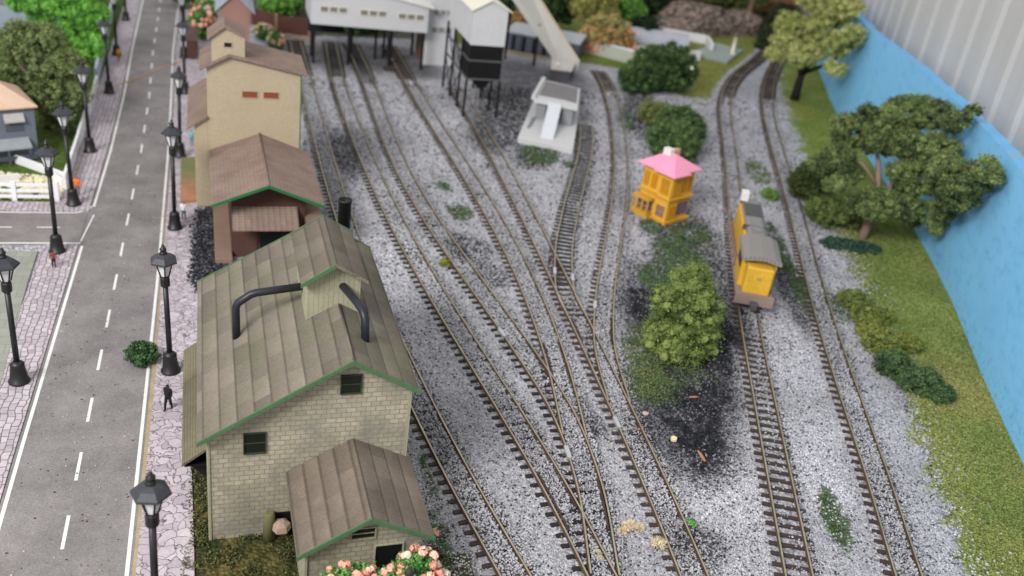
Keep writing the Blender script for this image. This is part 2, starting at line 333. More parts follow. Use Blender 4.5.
def make_ballast():
    X, Y, Z, R = [], [], [], []
    for y0, y1, s_ in ((24, 47, .138), (47, 62, .165), (62, 86, .215), (86, 116, .28)):
        xx, yy = np.meshgrid(np.arange(6, 90, s_), np.arange(y0, y1, s_)); x = xx.ravel() + rng.uniform(-.5, .5, xx.size) * s_; y = yy.ravel() + rng.uniform(-.5, .5, xx.size) * s_
        # visible wedge
        lo = np.where(y < 62, np.where(y < 50.6, 8.2, 6.8), 7.0); lo = np.where((y < 34.5), 9.2 - (34.5 - y) * .1, lo)
        hi = gx(y) + .6 + (fbm(x, y, 1.3) - .5) * 4.0
        k = (x > lo) & (x < hi) & (x < 42 + (y - 24) * 1.0)
        x, y = x[k], y[k]; X.append(x); Y.append(y); R.append(np.full(len(x), s_ * .52)); Z.append((fbm(x, y, .5) - .5) * .10 + rng.uniform(-.02, .05, len(x)))
    for k, (C, T) in PATH.items():
        cov = TINFO[k][1]
        if cov < .5: continue
        n = int(len(C) * .8 * 135); q = rng.random(n) * (len(C) - 1); i = q.astype(int); f_ = (q - i)[:, None]; P_ = C[i] * (1 - f_) + C[i + 1 - (i + 1 >= len(C))] * f_; lat = rng.uniform(-.58, 1.3, n); lat = np.where((lat > .62) & (lat < .82), .4, lat)
        x = P_[:, 0] + T[i, 1] * lat; y = P_[:, 1] - T[i, 0] * lat; ok = (y > 24) & (y < 112) & (fbm(x, y, .3) < cov + .05 - .45 * ((k == 'H') & (y < 52))); X.append(x[ok]); Y.append(y[ok]); R.append(np.full(ok.sum(), .068)); Z.append(rng.uniform(.10, .135, ok.sum()))
    # stray stones on the edge of the grass
    y = rng.uniform(25, 85, 1500); x = gx(y) + .3 + rng.exponential(.8, len(y)); X.append(x); Y.append(y); R.append(np.full(len(y), .085)); Z.append(np.full(len(y), .16))
    x, y, z, r = map(np.concatenate, (X, Y, Z, R))
    keep = np.ones(len(x), bool); lift = np.zeros(len(x))
    for k, (C, T) in PATH.items():
        cov = TINFO[k][1]
        sel = np.where((x > C[:, 0].min() - 2) & (x < C[:, 0].max() + 2))[0]
        idx = np.clip(np.searchsorted(C[:, 1], y[sel]), 1, len(C) - 1)
        dx = x[sel] - C[idx, 0]; dy = y[sel] - C[idx, 1]; lat = dx * T[idx, 1] - dy * T[idx, 0]
        inr = (y[sel] > C[0, 1]) & (y[sel] < C[-1, 1])
        on_rail = inr & (np.abs(np.abs(lat) - .7175) < .13); keep[sel[on_rail]] = False
        bed = inr & (np.abs(lat) < 1.3)
        var = fbm(x[sel] * 0 + idx * .8, idx * .35 + hash(k) % 7 * 0 + ord(k), .22)
        inner = bed & (np.abs(lat) < .62)
        cv = np.full(len(sel), cov); cv = np.where((k == 'H') & (y[sel] < 52), .35, cv); p = np.clip(cv + (var - .5) * 1.2, 0, 1); rr = rng.random(len(sel))
        keep[sel[inner & (rr > p)]] = False
        keep[sel[bed & ~inner & (lat < 0) & (rr > .25)]] = False      # left sleeper ends stay open
        keep[sel[bed & ~inner & (lat > 0) & (rr > .93)]] = False
        lift[sel[inner]] = .115; lift[sel[bed & ~inner & (lat > 0)]] = .085
    z = z + lift
    # keep away from buildings and slabs
    x, y, z, r = x[keep], y[keep], z[keep], r[keep]
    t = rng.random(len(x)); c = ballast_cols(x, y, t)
    g = patch(x, y, green) * (fbm(x, y, 1.1) * 2 - .3); gm = rng.random(len(x)) < g * .8
    c = np.where(gm[:, None], C_GR * (.6 + .8 * t[:, None]), c)
    o = scatter_stones('ballast', x, y, z, r * (.8 + .5 * rng.random(len(x))), c, stone_mat)
    tag(o, 'loose pale grey ballast stones with black coal dusty patches over the yard', 'ballast', kind='stuff')
    print('stones', len(x))
make_ballast()

# ------------------------------------------------------------ tracks
sm_ = NT('rail_metal', .36, .55, .5); sm_.col(sm_.grime(lin(186, 174, 148), .5, .8, lin(128, 112, 90))); rail_top = sm_.m
rail_side = plain('rail_side', (84, 70, 56), .7, .2)
sl_mat = plain('sleeper_plastic', (66, 54, 50), .7, 0, .4, 1.5, .3)
sl_black = plain('sleeper_black', (40, 37, 37), .65, 0, .4, 1.5, .3)
silver = plain('joiner_metal', (205, 205, 208), .35, .6, .1)
def rail_mesh(C, T, off, zb, hw=.048):
    N = np.stack([T[:, 1], -T[:, 0]], 1); mb = MB(); P = C + N * off; n = len(P)
    prof = [(-hw * 1.5, 0), (-hw * .45, .05), (-hw * .45, .12), (-hw, .15), (-hw, .205), (hw, .205), (hw, .15), (hw * .45, .12), (hw * .45, .05), (hw * 1.5, 0)]
    V = np.array([[(P[i, 0] + N[i, 0] * a, P[i, 1] + N[i, 1] * a, zb + h) for a, h in prof] for i in range(n)]).reshape(-1, 3); m = len(prof)
    mb.v = [tuple(v) for v in V]
    for i in range(n - 1):
        for k in range(m - 1):
            mb.f.append((i * m + k, i * m + k + 1, (i + 1) * m + k + 1, (i + 1) * m + k)); mb.mi.append(0 if k == 4 else 1); mb.smooth.append(False)
    return mb
tracks = {}
sl_me = None
for ti, (k, (C, T)) in enumerate(PATH.items()):
    C = C.copy(); ctr = C[len(C) // 4]
    root = rootof('railway_track', (float(C[0, 0]), float(C[0, 1]), 0), TINFO[k][0], 'track', 'tracks of the model railway yard'); tracks[k] = root
    zb = .10 + ti * .0035
    for sgn in (-1, 1):
        rail_mesh(C, T, sgn * .7175, zb).build('rail', [rail_top, rail_side], root)
    # sleepers
    def sleeper(mb, M): return mb.box(-1.22, 1.22, -.13, .13, -.03, .125, 0, M)
    ang = np.arctan2(T[:, 1], T[:, 0]) - math.pi / 2
    far_mb = MB(); cnt = 0
    spm = (sl_black if k in 'BCF' else sl_mat)
    skip = {'C': 34.2, 'D': 45.8, 'F': 60.5, 'G': 48.5}.get(k, 0)
    proto = MB().box(-1.22, 1.22, -.13, .13, -.03, .105).build('sleeper', spm, root, .015, local=True)
    first = True
    for i in range(len(C)):
        cx, cy = C[i]
        if cy < skip or cy < 25: continue
        jz = random.uniform(-.012, .008) + ti * .001
        if cnt < 99:
            o = proto if first else proto.copy()
            if not first: COL.objects.link(o); o.parent = root
            first = False
            o.location = (cx - C[0, 0], cy - C[0, 1], jz); o.rotation_euler = (0, 0, ang[i] + random.uniform(-.02, .02))
        else:
            Mx = Matrix.Translation((cx, cy, jz)) @ Matrix.Rotation(ang[i], 4, 'Z'); far_mb.box(-1.22, 1.22, -.13, .13, -.03, .105, 0, Mx)
        cnt += 1
    if far_mb.f: tag(far_mb.build('sleeper_row', spm, root), kind='stuff')
def guard(track, y0, y1, off):
    C, T = PATH[track]; k = (C[:, 1] > y0) & (C[:, 1] < y1); rail_mesh(C[k], T[k], off, .11, .05).build('guard_rail', sl_mat, tracks[track])
for a in (('C', 46.5, 52, .54), ('D', 46.5, 52, .54), ('D', 47.5, 52, -.54), ('C', 33, 38, .54), ('B', 33.5, 38.5, -.54), ('B', 34.5, 37.5, .54), ('E', 51.5, 56, -.54), ('G', 51.5, 56, .54), ('E', 62.5, 66, .54)): guard(*a)
def joiner(track, y, off):
    C, T = PATH[track]; i = int(np.argmin(abs(C[:, 1] - y))); N = np.array([T[i, 1], -T[i, 0]]); p = C[i] + N * off
    Mx = Matrix.Translation((p[0], p[1], .25)) @ Matrix.Rotation(math.atan2(T[i, 1], T[i, 0]) - math.pi / 2, 4, 'Z')
    MB().box(-.13, .13, -.55, .55, -.12, .115, 0, Mx).build('rail_joiner', silver, tracks[track], .02)
for a in (('C', 53.2, -.7175), ('C', 39.5, -.7175), ('E', 42.6, -.7175), ('F', 62.3, -.7175), ('F', 61.8, .7175), ('G', 57.2, -.7175)): joiner(*a)

# ------------------------------------------------------------ street
s = NT('asphalt', .9, 0, .2); p = s.pos()
c = s.mix(s.ramp(s.noise(p, .35, 5, .7), [(.3, (0, 0, 0)), (.7, (1, 1, 1))]), lin(114, 110, 110), lin(142, 137, 136)); c = s.mix(1.0, c, s.ramp(s.noise(p, 11, 4, .8), [(.3, (.66, .66, .66)), (.7, (1.3, 1.3, 1.3))]), 'MULTIPLY')
vo = s.n('ShaderNodeTexVoronoi', {'Vector': p, 'Scale': 1.6}); sp_ = s.ramp(vo.outputs['Distance'], [(.035, (1, 1, 1)), (.07, (0, 0, 0))])
c = s.mix(s.math('MULTIPLY', sp_, .5), c, lin(205, 198, 170)); vo2 = s.n('ShaderNodeTexVoronoi', {'Vector': p, 'Scale': .9}); c = s.mix(s.math('MULTIPLY', s.ramp(vo2.outputs['Distance'], [(.03, (1, 1, 1)), (.08, (0, 0, 0))]), .6), c, lin(60, 56, 50))
s.col(c); s.bump(s.noise(p, 16, 4), .4, .04); asphalt = s.m
white_paint = NT('road_paint', .7); white_paint.col(white_paint.grime(lin(228, 228, 224), .25, 2)); white_paint = white_paint.m
s = NT('crazy_paving', .85, 0, .2); p = s.pos(); wv = s.n('ShaderNodeVectorMath', {0: p, 1: s.n('ShaderNodeTexNoise', {'Vector': p, 'Scale': 1.3}).outputs['Color']}, operation='ADD').outputs[0]
ve = s.n('ShaderNodeTexVoronoi', {'Vector': wv, 'Scale': 1.75}, feature='DISTANCE_TO_EDGE'); vc = s.n('ShaderNodeTexVoronoi', {'Vector': wv, 'Scale': 1.75})
tone = s.n('ShaderNodeSeparateColor', {0: vc.outputs['Color']}).outputs[0]
c = s.mix(tone, lin(168, 158, 166), lin(200, 190, 196)); c = s.mix(s.ramp(s.noise(p, 1.2, 4), [(.4, (0, 0, 0)), (.75, (.6, .6, .6))]), c, lin(160, 148, 158))
c = s.mix(s.ramp(ve.outputs['Distance'], [(.012, (1, 1, 1)), (.04, (0, 0, 0))]), c, lin(104, 92, 98)); c = s.mix(1.0, c, s.ramp(s.noise(p, 8, 3), [(.3, (.88, .88, .88)), (.7, (1.06, 1.06, 1.06))]), 'MULTIPLY')
s.col(c); s.bump(s.ramp(ve.outputs['Distance'], [(0, (0, 0, 0)), (.06, (1, 1, 1))]), .5, .05); paving = s.m
s = NT('block_paving', .85, 0, .2); p = s.pos()
br = s.n('ShaderNodeTexBrick', {'Vector': s.mapv(s.n('ShaderNodeVectorMath', {0: p, 1: s.n('ShaderNodeVectorMath', {0: s.n('ShaderNodeTexNoise', {'Vector': p, 'Scale': .9}).outputs['Color'], 1: (.45, .45, .45)}, operation='MULTIPLY').outputs[0]}, operation='ADD').outputs[0], (1, 1, 1), (0, 0, 1.57)), 'Color1': lin(194, 185, 190), 'Color2': lin(168, 158, 165), 'Mortar': lin(112, 102, 106), 'Scale': 1.0, 'Mortar Size': .03, 'Brick Width': .58, 'Row Height': .38})
c = s.mix(1.0, br.outputs['Color'], s.ramp(s.noise(p, 3, 4), [(.3, (.84, .84, .84)), (.7, (1.08, 1.08, 1.08))]), 'MULTIPLY'); s.col(c); s.bump(br.outputs['Fac'], -.4, .05); block = s.m
YS = [0, 24, 44, 62, 88, 105, 124, 155, 200, 260]
XL = [-10.4, -10.45, -10.48, -10.4, -10.26, -10.5, -11.1, -11.8, -12.9, -14.5]; XR = [-4.45, -4.5, -4.66, -4.81, -5.25, -5.7, -6.3, -6.65, -7.3, -8.2]; XC = [-7.5, -7.5, -7.53, -7.56, -7.63, -7.95, -8.65, -9.3, -10.1, -11.4]
def ix(Xs, y): return float(np.interp(y, YS, Xs))
def strip(fl, fr, y0, y1, z, th, step=2.0, mb=None):
    mb = mb or MB(); ys = np.arange(y0, y1 + 1e-6, (y1 - y0) / max(1, round((y1 - y0) / step)))
    for a, b in zip(ys[:-1], ys[1:]):
        q = [(fl(a), a), (fr(a), a), (fr(b), b), (fl(b), b)]; mb.face([(x, y, z) for x, y in q])
        if th:
            mb.face([(fl(a), a, z), (fl(b), b, z), (fl(b), b, z - th), (fl(a), a, z - th)]); mb.face([(fr(b), b, z), (fr(a), a, z), (fr(a), a, z - th), (fr(b), b, z - th)])
    if th:
        for y in (y0, y1): mb.face([(fl(y), y, z), (fr(y), y, z), (fr(y), y, z - th), (fl(y), y, z - th)])
    return mb
RL = lambda y: ix(XL, y) - .25
RR = lambda y: ix(XR, y) + .22
mb = strip(RL, RR, 10, 250, .02, .06); mb.box(-60, -10.64, 68.15, 74.1, -.04, .017); tag(mb.build('road', asphalt), kind='structure')
# pavements
WL = lambda y: -12.95 + (-.0 if y < 88 else -(y - 88) * .018)
mb = strip(lambda y: WL(y), lambda y: ix(XL, y) - .28, 10, 68.1, .08, .12); mb2 = strip(lambda y: WL(y), lambda y: ix(XL, y) - .28, 74.2, 250, .08, .12)
tag(mb.build('pavement', block), kind='structure'); tag(mb2.build('pavement', block), kind='structure')
mb = MB().box(-60, -12.96, 74.2, 75.9, -.04, .08); tag(mb.build('pavement', block), kind='structure')
PR = lambda y: float(np.interp(y, [10, 33, 44, 46.5, 61, 63, 250], [-1.55, -1.63, -2.1, -1.1, -1.0, -2.35, -2.6]))
PR0 = lambda y: float(np.interp(y, [10, 50, 62, 88, 110, 250], [-4.1, -4.25, -4.5, -4.98, -5.55, -7.85]))
tag(strip(PR0, PR, 10, 250, .08, .12).build('pavement', paving), kind='structure')
sand = plain('sandy_kerb', (172, 156, 124), .95, 0, .6, 1.2, .6)
tag(strip(lambda y: RR(y) + .003, lambda y: PR0(y) - .003, 10, 75, .035, .05).build('kerb_strip', sand), kind='structure')
slabm = NT('concrete_slab_mat', .85, 0, .2); p = slabm.pos(); br = slabm.n('ShaderNodeTexBrick', {'Vector': p, 'Color1': lin(160, 162, 152), 'Color2': lin(146, 148, 140), 'Mortar': lin(105, 105, 98), 'Scale': 1.0, 'Mortar Size': .012, 'Brick Width': 1.0, 'Row Height': 1.0, 'Bias': .2}); slabm.col(slabm.grime(br.outputs['Color'], .25, .6, lin(110, 108, 96)))
mb = MB().prism([(-60, 10), (-12.35, 10), (-12.5, 48.7), (-13.1, 62), (-13.2, 66.9), (-60, 66.9)], 'z', -.02, .1); tag(mb.build('concrete_slab', slabm.m), kind='structure')
# painted lines
mb = MB(); L = lambda X, w: (lambda y: ix(X, y) - w, lambda y: ix(X, y) + w)
strip(*L(XL, .09), 10, 67.9, .026, 0, mb=mb); strip(*L(XL, .09), 75.2, 240, .026, 0, mb=mb); strip(*L(XR, .09), 10, 240, .026, 0, mb=mb)
mb.face([(-60, 68.3, .026), (-10.55, 68.3, .026), (-10.55, 68.5, .026), (-60, 68.5, .026)]); mb.face([(-60, 73.85, .026), (-11.9, 73.85, .026), (-11.9, 74.02, .026), (-60, 74.02, .026)])
arc = [(-11.9 + 1.45 * math.sin(a), 75.3 - 1.45 * math.cos(a)) for a in np.linspace(0, math.pi / 2, 8)]; arc2 = [(-11.9 + 1.28 * math.sin(a), 75.3 - 1.28 * math.cos(a)) for a in np.linspace(0, math.pi / 2, 8)]
for i in range(7): mb.face([(*arc2[i], .026), (*arc[i], .026), (*arc[i + 1], .026), (*arc2[i + 1], .026)])
tag(mb.build('edge_line', white_paint), kind='structure')
proto = None
ys = [35.6 - 5.2 * 1, 35.6 - .2]
dl = [30.5, 35.8, 40.7, 45.7, 50.9, 55.9, 61.0, 66.2, 71.6, 76.8, 82.3, 87.8, 93.4, 99, 104.5, 110, 116, 122, 128, 134, 140, 146, 152, 158]
for i, y in enumerate(dl):
    m = MB(); strip(lambda q: ix(XC, q) - .08, lambda q: ix(XC, q) + .08, y, y + 2.3, .026, 0, mb=m); o = m.build('lane_dash', white_paint); tag(o, kind='structure')
for x in (-20.6, -17.2, -13.9):
    o = MB().face([(x, 71.1, .026), (x + 1.6, 71.1, .026), (x + 1.6, 71.25, .026), (x, 71.25, .026)]).build('lane_dash', white_paint); tag(o, kind='structure')
o = MB().face([(-10.6, 68.7, .026), (-10.5, 68.7, .026), (-10.1, 73.6, .026), (-10.2, 73.6, .026)]).build('give_way_line', white_paint); tag(o, kind='structure')
# grit on the road
n = 1700; y = rng.uniform(27, 110, n); x = rng.uniform(-10.2, -4.9, n); t = rng.random(n); c = np.where((t < .6)[:, None], np.array(lin(196, 188, 170)[:3]) * (.6 + .7 * t[:, None]), np.array(lin(70, 60, 45)[:3]))
o = scatter_stones('road_grit', x, y, np.full(n, .04), .015 + .055 * rng.random(n) ** 3, c, stone_mat); tag(o, 'scattered pale grit and crumbs lying on the grey street', 'grit', kind='stuff')
o = MB().slab([(-13.0, 105.5, .1), (-12.9, 106.1, .1), (-4.7, 121.0, .1), (-4.8, 120.3, .1)], .06).build('wooden_strip', plain('strip_wood', (176, 140, 100), .8)); tag(o, 'narrow tan wooden strip crossing the street diagonally at the board joint', 'wooden strip')

# ------------------------------------------------------------ street lamps
lamp_black = NT('lamp_black', .45, 0, .5); lamp_black.col(lin(26, 26, 28)); lamp_black.bump(lamp_black.noise(lamp_black.pos(), 8, 3), .15, .03); lamp_black = lamp_black.m
lamp_glass = NT('lamp_glass', .35, 0, .5); lamp_glass.col(lin(214, 214, 216)); lamp_glass = lamp_glass.m
cap_mat = plain('lamp_cap_mat', (58, 60, 66), .45)
def make_lamp():
    r = rootof('street_lamp', (0, 0, .08), '', 'street lamp', 'black lantern street lamps along the street')
    MB().lathe([(.58, 0), (.58, .12), (.5, .18), (.38, 1.15), (.4, 1.2), (.3, 1.32), (.17, 1.42)], n=14).build('base', lamp_black, r, local=True)
    MB().lathe([(.165, 1.3), (.15, 6.0)], n=12).build('pole', lamp_black, r, local=True)
    MB().lathe([(.16, 5.85), (.27, 5.95), (.27, 6.45), (.22, 6.55), (.26, 6.62)], n=8, sm=False).build('collar', lamp_black, r, local=True)
    MB().lathe([(.24, 6.6), (.50, 7.55)], n=6, sm=False).build('lantern_glass', lamp_glass, r, local=True)
    fr = MB()
    for k in range(6):
        a = k * math.pi / 3; ca, sa = math.cos(a), math.sin(a); fr.tube([(.25 * ca, .25 * sa, 6.58), (.52 * ca, .52 * sa, 7.58)], .042, 6)
    fr.build('lantern_frame', lamp_black, r, local=True)
    MB().lathe([(.54, 7.5), (.80, 7.52), (.78, 7.62), (.52, 7.86), (.30, 7.98), (.26, 8.0)], n=6, sm=False).build('cap', cap_mat, r, local=True)
    MB().lathe([(.2, 7.96), (.2, 8.1), (.12, 8.14), (.19, 8.24), (.19, 8.32), (.1, 8.38), (.09, 8.52), (.02, 8.6)], n=10).build('finial', lamp_black, r, local=True)
    return r
lamps = [
 ((-3.1, 30.2), 'black lantern lamp nearest the camera, blurred, beside the brick goods shed', 1.0),
 ((-3.4, 50.4), 'black lantern lamp by the bush on the right side of the street', 1.01),
 ((-3.98, 71.0), 'black lantern lamp beside the black coal pile and the white shirted figure', 1.04),
 ((-4.16, 87.0), 'black lantern lamp on the right pavement just past the olive ramp', 1.0),
 ((-4.3, 106.7), 'black lantern lamp on the right pavement before the brown planter', .98),
 ((-4.9, 121.5), 'black lantern lamp on the right pavement behind the brown planter', .98),
 ((-5.3, 137.0), 'black lantern lamp farthest up the right pavement', .95),
 ((-11.6, 49.9), 'black lantern lamp at the left edge of the photo, in front of the side street', 1.01),
 ((-11.9, 66.9), 'black lantern lamp above the small red figure at the near corner of the side street', 1.0),
 ((-11.85, 75.5), 'black lantern lamp at the far corner of the side street beside the orange jacketed figure', 1.0),
 ((-11.95, 87.7), 'black lantern lamp standing before the end of the white garden wall on the left pavement', .98),
 ((-12.0, 105.6), 'black lantern lamp on the left pavement just behind the diagonal wooden strip', .96),
 ((-12.6, 121.0), 'black lantern lamp beside the lime green tree on the left pavement', .93),
 ((-13.0, 139.0), 'farthest black lantern lamp on the left pavement', .9)]
lp = make_lamp()
for i, ((x, y), lab, sc) in enumerate(lamps):
    o = lp if i == 0 else copy_tree(lp)
    o.location = (x, y, .08); o.rotation_euler = (random.uniform(-.022, .022), random.uniform(-.028, .028), random.uniform(0, 1)); o.scale = (1, 1, sc); o['label'] = lab

# ------------------------------------------------------------ building materials
def brickmat(key, c1, c2, mo, w_, h_, ms=.02, stain=None):
    s = NT(key, .9, 0, .15); br = s.n('ShaderNodeTexBrick', {'Vector': s.uv(), 'Color1': lin(*c1), 'Color2': lin(*c2), 'Mortar': lin(*mo), 'Scale': 1.0, 'Mortar Size': ms, 'Mortar Smooth': .4, 'Brick Width': w_, 'Row Height': h_})
    c = br.outputs['Color']
    if stain: c = s.mix(s.ramp(s.noise(s.pos(), .45, 5), [(.42, (0, 0, 0)), (.68, (.85, .85, .85))]), c, lin(*stain))
    c = s.mix(1.0, c, s.ramp(s.noise(s.pos(), 6, 4), [(.3, (.86, .86, .86)), (.7, (1.1, 1.1, 1.1))]), 'MULTIPLY')
    s.col(c); s.bump(br.outputs['Fac'], -.6, .05); return s.m
def roofmat(key, base, alt, seam, pw, rib=.16, seamw=.035, stain=None, ribamt=.18, swap=False):
    """panels of width pw along the eave, fine horizontal ribs down the slope"""
    s = NT(key, .85, 0, .2); uv = s.uv(); xyz = s.n('ShaderNodeSeparateXYZ', {0: uv}); v, u = xyz.outputs[0], xyz.outputs[1]
    if swap: u, v = v, u
    f = s.math('FRACT', s.math('DIVIDE', u, pw)); cell = s.math('FLOOR', s.math('DIVIDE', u, pw))
    row = s.math('FLOOR', s.math('DIVIDE', s.math('ADD', v, s.math('MULTIPLY', cell, .37)), pw * 1.9)); rnd = s.n('ShaderNodeTexWhiteNoise', {'Vector': s.n('ShaderNodeCombineXYZ', {0: cell, 1: row}).outputs[0]}, noise_dimensions='3D').outputs['Value']
    c = s.mix(rnd, lin(*base), lin(*alt))
    if stain: c = s.mix(s.ramp(s.noise(s.pos(), .4, 5), [(.42, (0, 0, 0)), (.7, (.8, .8, .8))]), c, lin(*stain))
    ribs = s.math('FRACT', s.math('DIVIDE', v, rib)); rr = s.ramp(ribs, [(0, (1 - ribamt * 2,) * 3), (.25, (1.05,) * 3), (1, (1 - ribamt * .3,) * 3)]); c = s.mix(1.0, c, rr, 'MULTIPLY')
    c = s.mix(1.0, c, s.ramp(f, [(0, (.86,) * 3), (.5, (1.0,) * 3), (.92, (1.12,) * 3), (1, (.9,) * 3)]), 'MULTIPLY'); sm = s.ramp(f, [(0, (1, 1, 1)), (seamw, (1, 1, 1)), (seamw * 2, (0, 0, 0)), (1, (0, 0, 0))]); c = s.mix(s.math('MULTIPLY', sm, .45), c, lin(*seam))  # shading across each panel painted into the colour, then dark seams
    fr = s.math('FRACT', s.math('DIVIDE', s.math('ADD', v, s.math('MULTIPLY', cell, .37)), pw * 1.9)); sm2 = s.ramp(fr, [(0, (1, 1, 1)), (.02, (0, 0, 0)), (1, (0, 0, 0))]); c = s.mix(s.math('MULTIPLY', sm2, .5), c, lin(*seam))
    c = s.mix(1.0, c, s.ramp(s.noise(s.pos(), 7, 4), [(.3, (.86,) * 3), (.7, (1.12,) * 3)]), 'MULTIPLY')
    s.col(c); h = s.math('ADD', s.math('MULTIPLY', ribs, .5), s.math('MULTIPLY', sm, -1)); s.bump(h, .5, .05); return s.m
def boardmat(key, base, seam, w_=.3, vertical=True):
    s = NT(key, .85, 0, .2); xyz = s.n('ShaderNodeSeparateXYZ', {0: s.uv()}); u = xyz.outputs[0 if vertical else 1]
    f = s.math('FRACT', s.math('DIVIDE', u, w_)); c = s.grime(lin(*base), .3, .8); c = s.mix(s.math('MULTIPLY', s.ramp(f, [(0, (1, 1, 1)), (.14, (0, 0, 0)), (1, (0, 0, 0))]), .8), c, lin(*seam)); s.col(c); s.bump(f, .3, .03); return s.m
M_brick = brickmat('stone_block_wall', (172, 164, 144), (156, 149, 130), (132, 126, 110), .46, .27, .03, (122, 118, 110))
M_roof = roofmat('weathered_olive_roof', (128, 119, 108), (102, 94, 86), (66, 60, 54), .86, .17, .06, (104, 106, 82))
M_roof2 = roofmat('weathered_shed_roof', (126, 114, 102), (108, 98, 88), (64, 56, 50), .8, .15, .09, (98, 88, 80), .24)
M_roofc = roofmat('cupola_roof_mat', (118, 110, 98), (98, 90, 80), (66, 60, 54), .86, .17, .06, (92, 86, 78))
M_green = plain('green_trim', (76, 108, 74), .7, 0, .4, 1.5)
M_greend = plain('dark_green_frame', (48, 62, 40), .7)
M_greenb = plain('bright_green_trim', (40, 110, 66), .6)
M_dark = plain('dark_opening_shade', (16, 16, 16), .6)
M_glass = NT('dark_glass', .2, 0, .5).col(lin(30, 34, 30)).m
M_board = boardmat('cream_boarding', (158, 155, 130), (104, 102, 84), .24)
M_blackp = plain('black_plastic', (24, 24, 27), .45)
M_pipe = plain('pipe_paint', (40, 42, 50), .4)
M_tan = plain('tan_render', (176, 161, 136), .85, 0, .16, .4, .2)
M_broof = roofmat('brown_shingle_roof', (136, 116, 106), (124, 104, 96), (96, 80, 74), .42, .28, .05, (146, 128, 116), .12, True)
M_brown = boardmat('brown_boarding', (88, 62, 55), (64, 44, 40), .22)
M_pink = plain('terracotta_panel', (140, 116, 102), .85)
M_coalstone = attrmat('coal', .35, 0)

def chev(eL, ap, eR, th): return [eL, ap, eR, (eR[0], eR[1] - th), (ap[0], ap[1] - th), (eL[0], eL[1] - th)]
def window(parent, x0, x1, y, z0, z1, fm, gm, fr=.09, dep=.09, bars=1, name='window'):
    """window on a wall facing -Y at plane y"""
    f = MB(); f.box(x0 - fr, x1 + fr, y - dep, y - .002, z0 - fr, z0).box(x0 - fr, x1 + fr, y - dep, y - .002, z1, z1 + fr).box(x0 - fr, x0, y - dep, y - .002, z0 + .001, z1 - .001).box(x1, x1 + fr, y - dep, y - .002, z0 + .001, z1 - .001)
    for i in range(bars): zz = z0 + (z1 - z0) * (i + 1) / (bars + 1); f.box(x0 + .001, x1 - .001, y - dep * .7, y - .01, zz - .025, zz + .025)
    w_ = f.build(name, fm, parent, .01); MB().box(x0 + .002, x1 - .002, y - .015, y - .003, z0 + .002, z1 - .002).build('pane', gm, w_); return w_

# ---- goods shed (stone block, olive roof)
b = rootof('goods_shed', (3.6, 43, 0), 'large stone block goods shed with mossy olive roof, green trim and black roof pipes', 'building')
AP, EL, ER = (5.3, 10.28), (-1.42, 6.34), (8.5, 8.46); y0, y1 = 34.95, 50.1
MB().prism([(-1.0, .0), (8.2, .0), (8.2, 8.42), (5.3, 10.06), (-1.0, 6.38)], 'y', 35.56, 49.8).build('wall', M_brick, b, .02)
rf = MB().prism(chev(EL, AP, ER, .16), 'y', y0, y1).build('roof', M_roof, b)
for yy in ((y0 - .09, y0 - .002), (y1 + .002, y1 + .09)):
    MB().prism(chev((EL[0] - .03, EL[1] + .03), (AP[0], AP[1] + .04), (ER[0] + .03, ER[1] + .03), .25), 'y', *yy).build('fascia', M_green, b, .015)
MB().tube([(AP[0], y0 + .1, AP[1] + .01), (AP[0], 40.0, AP[1] + .01)], .06, 8).build('ridge_cap', M_roofc, rf)
window(b, .62, 1.55, 35.56, 5.1, 6.2, M_greend, M_glass, .05, .1, 1); window(b, 4.92, 5.8, 35.56, 8.15, 9.1, M_greend, M_glass, .05, .1, 1)
MB().box(-1.04, -.9, 35.5, 35.64, 0, 6.3).build('corner_post', M_board, b, .01)
MB().box(8.12, 8.26, 35.5, 35.64, 0, 8.3).build('corner_post', M_board, b, .01)
# black panel standing for the shade at the foot of the wall
MB().box(1.95, 2.95, 35.5, 35.557, 0, 1.35).build('doorway', M_dark, b); MB().lathe([(.3, 0), (.26, 1.5), (.18, 1.62)], (1.75, 35.2, .1), 12).build('downpipe_stub', plain('mossy_stub', (112, 112, 76), .9), b); o = MB().lathe([(.3, 0), (.48, .2), (.42, .5), (.15, .68)], (2.3, 35.1, .6), 6, sm=False).build('rock_lump', plain('pink_lump', (176, 152, 136), .95, 0, .6, 3, .8)); tag(o, 'rough pinkish lump at the foot of the goods shed wall beside the annex', 'rock')
# side lean-to
lt = MB().slab([(-2.15, 36.3, 4.1), (-1.02, 36.3, 4.95), (-1.02, 46.3, 4.95), (-2.2, 46.3, 4.1)], .14).build('lean_to_roof', roofmat('ribbed_lean_to_roof', (112, 106, 84), (100, 94, 76), (76, 70, 56), 9.0, .16, .001, (92, 84, 70), .3, True), b)
MB().slab([(-2.05, 36.5, 3.9), (-1.05, 36.5, 3.9), (-1.05, 46.1, 3.9), (-2.1, 46.1, 3.9)], .1).build('lean_to_shade', M_dark, lt)  # black sheet under the lean-to roof, standing for the shade below it
for yy in (37.0, 45.6): MB().prism([(-1.02, 2.6), (-1.02, 3.8), (-2.1, 3.8)], 'y', yy, yy + .12).build('bracket', M_blackp, lt)
